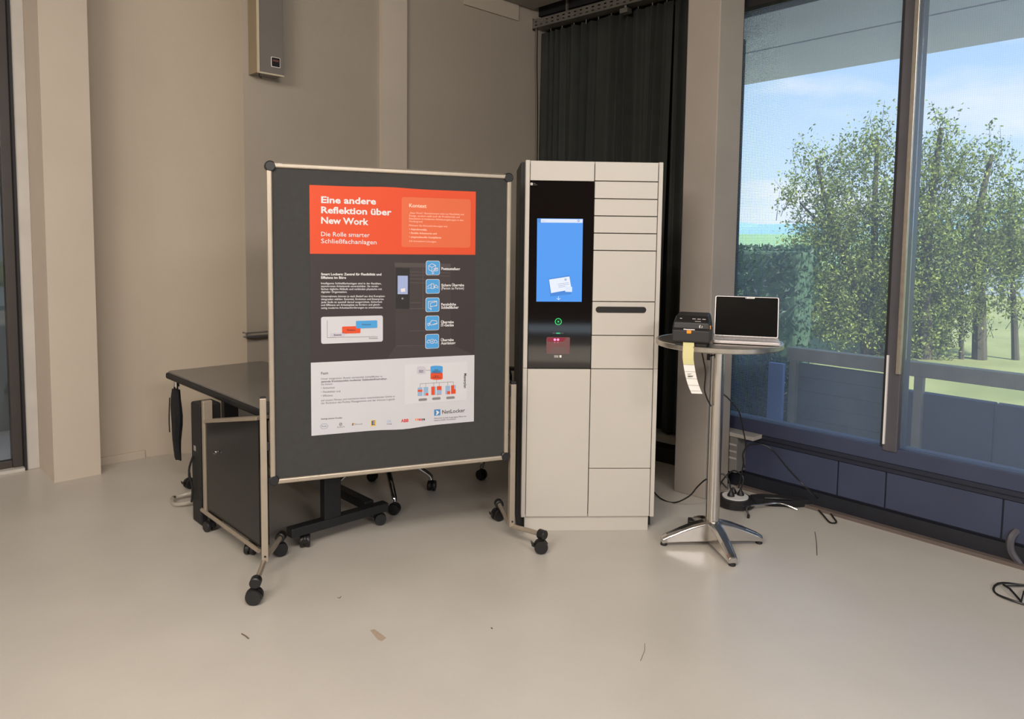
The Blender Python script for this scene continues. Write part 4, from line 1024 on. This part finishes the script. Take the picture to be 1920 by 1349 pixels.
# ---- laptop
LA = Vector((1.215, 3.735, TZ)); LRZ = R(-17)
lap = thing('laptop', 'open silver laptop with black screen on the steel table', 'laptop', LA, LRZ)
MB().prism(rrect(-.163, -.115, .163, .105, .012), 'z', .002, .016).build('base', M['silver'], lap, .002)
kb = MB()
for r_ in range(5):
    for c_ in range(13): kb.box((-.148+c_*.0228, -.018+r_*.021, .016), (-.148+c_*.0228+.0195, -.018+r_*.021+.0175, .0175))
kb.build('keyboard', M['key'], lap)['kind'] = 'stuff'
box('touchpad', (-.05, -.102, .016), (.05, -.03, .0165), flat('touchpad_grey', (178, 170, 168)), lap)
sg = bpy.data.objects.new('lid', None)
Mx = Matrix.Translation((0, .102, .014)) @ Matrix.Rotation(R(-13), 4, 'X')
ld = MB().prism(rrect(-.163, .0, .163, .218, .009), 'y', 0, .007).build('lid', M['silver'], lap, .0015)
ld.matrix_parent_inverse = Matrix.Identity(4); ld.location = (0, .102, .014); ld.rotation_euler = (R(-13), 0, 0)
MB().prism(rrect(-.158, .006, .158, .214, .006), 'y', -.0012, 0).build('screen', M['screenblk'], ld)
MB().prism(rrect(-.008, .2065, .040, .2155, .004), 'y', -.0035, -.0012).build('camera_cover', M['white'], ld)
MB().prism(rrect(-.006, .209, .0, .213, .002), 'y', -.0042, -.0035).build('cover_hole', M['blackfl'], ld)
MB().box((.008, -.0042, .2095), (.034, -.0035, .2115)).build('cover_print', M['rail'], ld)
box('hinge', (-.12, .095, .008), (.12, .108, .02), M['silver'], lap, .003)

# ------------------------------------------------------------------ cables, power hub, radiator at the column
def cable(name, label, pts, r=.0045, m='black', cat='cable'):
    o = MB().tube(spline([tuple(p) for p in pts], 8), r, 7).build(name, M[m]); return tag(o, label, cat)
cable('power_cable', 'black cable looping across the floor from locker to table', [fl(1222, 918, .02), fl(1240, 936, .006), fl(1265, 943, .006), at(1292, 931, 4.30), at(1308, 913, 4.22), at(1325, 899, 4.16), at(1345, 899, 4.16), at(1362, 915, 4.2)])
cable('power_cable', 'thin black cable dangling from the printer to the table column', [Vector((.985, 3.74, 1.07)), at(1319, 675, 3.74), at(1323, 700, 3.74), at(1321, 730, 3.74), at(1326, 748, 3.75), at(1333, 762, 3.765)], .004)
cable('power_cable', 'thin black cable from the table column towards the window', [at(1352, 737, 3.84), at(1365, 747, 3.95), at(1385, 772, 4.1), at(1392, 800, 4.25), at(1398, 838, 4.3), at(1392, 880, 4.3), fl(1385, 915, .06)], .004)
HUB = fl(1378, 948)
hub = thing('power_hub', 'round black power hub with plugs in a white ring, by the column', 'power strip', HUB)
MB().lathe([(.09, 0), (.115, .01), (.115, .04), (.10, .055), (.0, .055)], seg=36).build('hub_body', M['black'], hub)
MB().lathe([(.062, .055), (.078, .055), (.078, .062), (.062, .062)], seg=36).build('white_ring', M['white'], hub)
for k, (x, y) in enumerate(((-.03, -.01), (.035, .01), (.0, .045))):
    MB().lathe([(.022, .055), (.022, .072), (.012, .088), (.006, .098)], c=(x, y, 0), seg=14).build('plug', M['black'], hub)
cable('plug_lead', 'short black plug lead arching from the power hub, beside the table column', [HUB+Vector((-.03, -.01, .095)), HUB+Vector((-.05, .0, .17)), HUB+Vector((-.09, .02, .19)), HUB+Vector((-.12, .03, .12)), HUB+Vector((-.10, .05, .04))], .005)
cable('plug_lead', 'short black plug lead rising from the hub, the one nearest the window', [HUB+Vector((.035, .01, .095)), HUB+Vector((.05, .02, .17)), HUB+Vector((.0, .06, .20)), HUB+Vector((-.06, .09, .12)), HUB+Vector((-.07, .12, .03))], .005)
# flat black equipment bag / tripod lying on the floor to the right of the hub
bg0 = fl(1462, 946)
bagp = [(-.17, -.035), (-.05, -.06), (.10, -.05), (.20, -.015), (.21, .02), (.08, .05), (-.10, .06), (-.18, .03)]
eq = thing('equipment_case', 'flat black case lying on the floor beside the power hub', 'case', bg0, R(-8))
MB().prism(bagp, 'z', 0, .045).build('case_body', M['cloth'], eq, .012)
MB().tube(spline([(-.1, -.05, .05), (-.02, -.07, .06), (.06, -.05, .05)], 5), .006, 6).build('handle', M['black'], eq)
br = thing('tripod_leg', 'small bent metal leg lying in front of the flat black case', 'bracket', fl(1403, 972))
o0 = fl(1403, 972)
MB().tube(spline([fl(1405, 971)-o0+Vector((0,0,.006)), fl(1400, 960)-o0+Vector((0,0,.03)), fl(1425, 956)-o0+Vector((0,0,.03)), fl(1462, 953)-o0+Vector((0,0,.03)), fl(1495, 958)-o0+Vector((0,0,.006))], 5), .006, 8).build('metal_rod', M['steel'], br)
MB().tube([(0, 0, 0), (.0, 0, .02)], .008, 8).build('rubber_tip', M['black'], br)
cb = []
for i in range(60):
    a = i*.42; rr_ = .055 + .012*math.sin(i*.9); c0 = fl(1515, 945); cb.append(c0 + Vector((math.cos(a)*rr_*1.5, math.sin(a)*rr_, .008+.035*(i/60)+.006*math.sin(i))))
tag(MB().tube(cb, .0035, 5).build('cable_coil', M['black']), 'tangled heap of thin black cable at the foot of the window wall', 'cable')
cable('cable_loop', 'narrow loop of cable with bright tip on the floor right of the tangled heap', [fl(1530, 950, .006), fl(1548, 953, .006), fl(1562, 970, .006), fl(1568, 980, .006), fl(1556, 980, .006), fl(1543, 966, .006), fl(1532, 954, .008)], .005)
cable('power_cable', 'long black cable arching down the window wall to the tangled heap', [at(1396, 878, 4.4), at(1393, 852, 4.45), at(1404, 836, 4.45), at(1428, 834, 4.4), at(1450, 846, 4.36), at(1480, 882, 4.2), at(1515, 918, 4.1), fl(1537, 938, .02)], .005)
# low trunking box along the window wall next to the column
ta = ws(1360, 850); tb = ws(1432, 850)
tk = thing('wall_trunking', 'pale grey ribbed trunking box on the window wall beside the column', 'trunking', W0, TW)
box('trunking_body', (ta, -.13, .12), (tb-.12, -.012, .36), flat('trunk_grey', (118, 114, 110)), tk, .004)
box('trunking_top', (ta, -.14, .36), (tb, -.012, .385), flat('trunk_pale', (176, 170, 160)), tk, .003)
for i in range(3): box('rib', (ta, -.136, .21+i*.045), (tb-.12, -.13, .222+i*.045), flat('trunk_rib', (168, 164, 158)), tk)
# low dark unit at the foot of the curtain
lu = tag(box('floor_box', (-.28, -.07, 0), (.28, .07, .11), M['blackm'], None, .008), 'long low black box at the foot of the curtain, right of the locker', 'box'); place(lu, fl(1246, 866) + Vector((0, .05, 0)), TC)
# black power brick behind the table foot
place(tag(MB().prism(rrect(-.055, -.03, .055, .03, .008), 'z', 0, .032).build('power_adapter', M['black'], None, .004), 'black power adapter lying on the floor behind the table foot', 'adapter'), fl(1308, 985), R(-12))
cable('adapter_cable', 'thin black cable curving from behind the table column along its foot', [fl(1322, 982, .02), fl(1345, 975, .006), fl(1362, 979, .006), fl(1377, 992, .006)], .0035)
# objects at the right edge of the floor
o0 = fl(1912, 1062)
ch = thing('chair_foot', 'dark bent foot of furniture at the right edge by the window', 'furniture foot', o0)
MB().tube(spline([(0, 0, .012), (-.035, .02, .07), (-.03, .03, .14), (.03, .04, .19)], 5), [.02]*16, 8).build('foot_tube', M['frame'], ch)
MB().lathe([(.02, 0), (.024, .01), (.02, .02)], seg=12).build('foot_pad', M['black'], ch)
c0 = fl(1925, 1118)
lp_ = [c0 + Vector((math.cos(a*.2618)*.135, math.sin(a*.2618)*.115, .006 + .004*math.sin(a))) for a in range(24)]
wl_ = thing('wire_hoop', 'black wire hoop lying on the floor at the right edge', 'hoop', c0)
MB().tube([p-c0 for p in lp_], .005, 6, closed=True).build('hoop', M['black'], wl_)
MB().tube([(-.075, -.07, .008), (-.06, .03, .02), (-.055, .08, .014)], .005, 6).tube([(-.075, -.07, .008), (.0, .02, .012), (.05, .05, .01)], .0035, 6).tube([(-.055, .07, .014), (.04, .075, .012)], .0035, 6).build('cross_wire', M['black'], wl_)

# ------------------------------------------------------------------ DESK and things behind the pinboard
DP = Vector((-1.171, 3.603, 0)); DR = TB       # local x = into depth to the right (U), y = far left (NB)
desk = thing('rolling_desk', 'black-edged grey rolling desk behind the pinboard on the left', 'desk', DP, DR)
MB().prism(rrect(-.03, -.12, .62, 1.54, .03), 'z', .733, .742).build('desk_top', M['deskgrey'], desk)
MB().prism(rrect(-.045, -.135, .635, 1.555, .04), 'z', .695, .733).build('edge_band', M['blackm'], desk, .01)
for y_ in (0.0, 1.32):
    box('foot_beam', (0.05, y_-.03, .075), (.64, y_+.03, .125), M['blackm'], desk, .006)
    box('upright', (.24, y_-.025, .12), (.34, y_+.025, .7), M['blackm'], desk, .005)
box('long_beam', (.52, .03, .09), (.58, 1.32, .14), M['blackm'], desk, .005)
box('modesty_panel', (.34, .05, .2), (.36, 1.3, .66), M['deskgrey'], desk, .003)
for x_, y_, yw in ((.14, .0, 60), (.60, 0, -20), (.02, 1.32, 10), (.60, 1.32, 30)):
    caster(desk, (x_, y_, .034), .034, R(yw), True, stem=.02)
MB().tube([(.015, 1.50, .64), (.015, 1.50, .70)], .018, 14).build('chrome_sleeve', M['chrome'], desk)
# cloth bag hanging from the far desk corner
hb_ = DP + Matrix.Rotation(DR, 3, 'Z') @ Vector((.01, 1.50, 0))
bag = thing('hanging_bag', 'black cloth bag hanging from the far left desk corner', 'bag', hb_, DR)
bm2 = MB(); rnd = random.Random(3)
secs = []
for i in range(9):
    z_ = .62 - i*.058; w_ = .05 + .012*math.sin(i*.8); t_ = .02 + .014*math.sin(i*.45)
    ring = [bm2.bm.verts.new((t_*math.cos(a*.785) , w_*math.sin(a*.785) + .008*math.sin(i*1.3), z_ + rnd.uniform(-.006, .006))) for a in range(8)]
    secs.append(ring)
for i in range(8):
    for j in range(8):
        f_ = bm2.bm.faces.new((secs[i][j], secs[i][(j+1)%8], secs[i+1][(j+1)%8], secs[i+1][j])); f_.smooth = True
bm2.bm.faces.new(secs[0][::-1]); bm2.bm.faces.new(secs[-1]); bm2.build('bag_body', M['cloth'], bag)
MB().tube(spline([(0, -.03, .61), (0, -.02, .69), (0, .02, .69), (0, .03, .61)], 5), .005, 6).tube(spline([(-.025, .05, .56), (-.03, .055, .42), (-.03, .05, .33)], 4), .004, 5).build('strap', M['cloth'], bag)

# thin black panel with cream edging on castors, end-on in front of the desk
SP = DP + Matrix.Rotation(DR, 3, 'Z') @ Vector((-.13, 0, 0))
sp = thing('side_panel_trolley', 'black panel trolley with cream edges left of the pinboard post', 'trolley', SP, DR)
MB().prism([(-.10, .11), (.57, .11), (.57, .60), (-.10, .74)], 'x', -.02, .03).build('panel', mat('gloss_black_board', (5, 6, 7), .18, var=.2, scale=6), sp, .003)
MB().prism([(-.10, .74), (.57, .60), (.57, .618), (-.10, .758)], 'x', -.03, .035).build('top_edge', M['alu'], sp, .003)
MB().box((-.03, .57, .10), (.02, .60, .72)).build('corner_post', M['alu'], sp, .003)
MB().tube([(-.03, -.11, .10), (-.03, .62, .10)], .011, 8).build('bottom_rail', M['alu'], sp)
caster(sp, (-.02, .54, .03), .03, R(100), False, stem=.03)
caster(sp, (.02, .10, .03), .03, R(40), False, stem=.03)
MB().tube([(-.022, .42, .47), (-.035, .42, .47), (-.035, .40, .47)], .006, 6).build('latch', M['chrome'], sp)
# narrow black case at its far end
nc = thing('narrow_case', 'narrow upright black case standing at the far end of the panel trolley', 'case', DP + Matrix.Rotation(DR, 3, 'Z') @ Vector((-.11, .70, 0)), DR)
MB().prism(rrect(-.05, .0, .07, .69, .012), 'y', -.07, .06).build('case_body', mat('dull_black_case', (20, 19, 19), .6, var=.2, scale=10), nc, .006)
box('latch', (-.056, -.02, .42), (-.05, .01, .45), M['chrome'], nc, .001)
MB().tube(spline([(-.053, .03, .38), (-.075, .035, .3), (-.06, .03, .2), (-.07, .02, .12)], 4), .006, 6).build('strap', M['cloth'], nc)
# cloudy plastic loop on the floor
pc0 = fl(350, 944)
plp = [pc0 + Vector((math.cos(a*.35)*.085*(1+.1*math.sin(a)), math.sin(a*.35)*.075, .014 + .03*(.5+.5*math.sin(a*.35+1)))) for a in range(18)]
po_ = thing('plastic_tube_coil', 'cloudy plastic tube coil lying on the floor left of the trolley', 'coil', pc0)
MB().tube([p-pc0 for p in plp], .012, 8, closed=True).build('tube', M['clearp'], po_)
MB().lathe([(.013, -.012), (.016, 0), (.013, .012)], seg=12, mtx=Matrix.Translation((-.08, .0, .03)) @ Matrix.Rotation(R(90), 4, 'X')).build('connector', M['steel'], po_)
# wire shelf rail on wall above desk
shp = onplane(482, 622, NB*(dB-.01), TB)
sh = thing('wall_ledge', 'small dark wire ledge on the wall behind the left edge of the pinboard', 'ledge', (0, 0, 0), TB)
su = shp.dot(U)
MB().tube([(su-.10, dB-.06, shp.z), (su+.4, dB-.06, shp.z)], .006, 6).tube([(su-.10, dB-.005, shp.z), (su-.10, dB-.06, shp.z), (su-.10, dB-.06, shp.z-.03)], .006, 6).build('front_rail', M['rail'], sh)
box('ledge_shelf', (su-.10, dB-.055, shp.z-.035), (su+.4, dB-.004, shp.z-.028), M['frame'], sh)

# swivel chairs (mostly hidden behind board; their bases and castors show below it)
def swivel(loc, rz, label, back_h):
    c = thing('swivel_chair', label, 'chair', loc, rz, 'swivel chairs behind the pinboard')
    for k in range(4):
        a = R(90*k)
        d = Vector((math.cos(a), math.sin(a), 0))
        lg = MB().tube(spline([d*.03+Vector((0,0,.24)), d*.15+Vector((0,0,.21)), d*.29+Vector((0,0,.115)), d*.315+Vector((0,0,.075))], 5), [.019]*5+[.017]*11, 10).build('leg', M['chrome'], c)
        caster(lg, tuple(d*.32+Vector((0,0,.034))), .034, a+R(60), False, stem=.0)
    MB().lathe([(.035, .2), (.035, .27), (.022, .28), (.022, .42), (.01, .42)], seg=20).build('gas_column', M['chrome'], c)
    MB().prism(rrect(-.23, -.22, .23, .22, .08), 'z', .43, .49).build('seat', M['cloth'], c, .02)
    MB().prism(rrect(-.21, .56, .21, back_h, .06), 'y', .20, .235).build('backrest', mat('grey_mesh_back', (52, 52, 52), .8, var=.1), c, .01)
    box('back_bracket', (-.03, .19, .42), (.03, .245, .66), M['blackm'], c, .005)
    for s_ in (-1, 1):
        MB().tube(spline([(s_*.2, .05, .45), (s_*.27, .05, .50), (s_*.27, .05, .64), (s_*.27, -.02, .66)], 4), .012, 8).build('arm_support', M['chrome'], c)
        box('armrest', (s_*.27-.03, -.12, .655), (s_*.27+.03, .14, .68), M['black'], c, .008)
    return c
k3, k4 = fl(740, 965), fl(825, 917); cen = Vector((-.80, 4.47, 0))
d3 = k3-cen; swivel(cen, math.atan2(d3.y, d3.x), 'black swivel chair with chrome legs, left one under the pinboard', .84)
c2 = Vector((-.12, 5.14, 0)); d5 = fl(908, 893)-c2
swivel(c2, math.atan2(d5.y, d5.x), 'black swivel chair with chrome legs, nearer the locker', .98)
c2b = Vector((-.28, 4.90, 0))

# ------------------------------------------------------------------ small litter on the floor
tpz = fl(709, 1192)
def gq(pts): return [tuple((fl(x, y) - tpz).xy) for x, y in pts]
tape = MB().prism(gq([(694, 1183), (702, 1181), (724, 1197), (716, 1203), (709, 1201)]), 'z', .0004, .0012).build('tape_scrap', M['tape']); tape.location = tpz
tag(tape, 'torn scrap of translucent tape stuck on the floor in front', 'tape')
def bit(name, label, pts, r, m, cat): tag(MB().tube([fl(x, y, r*1.05) for x, y in pts], r, 5).build(name, M[m]), label, cat)
bit('twig', 'tiny dry twig on the floor in front of the pinboard wheel', [(453, 1189), (460, 1193), (466, 1198)], .0025, 'twig', 'twig')
bit('thread', 'short bent dark thread on the floor below the locker', [(1209, 1207), (1209, 1220), (1201, 1240)], .0009, 'twig', 'thread')
bit('thread', 'short straight dark thread on the floor near the window wall', [(1528, 998), (1531, 1018), (1532, 1042)], .0016, 'black', 'thread')
bit('crumb', 'tiny hooked crumb on the floor right of the front pinboard wheel', [(633, 1121), (637, 1122), (639, 1119)], .0015, 'twig', 'crumb')
bit('crumb', 'tiny black crumb on the floor in front of the locker', [(921, 1178), (923, 1179)], .002, 'black', 'crumb')
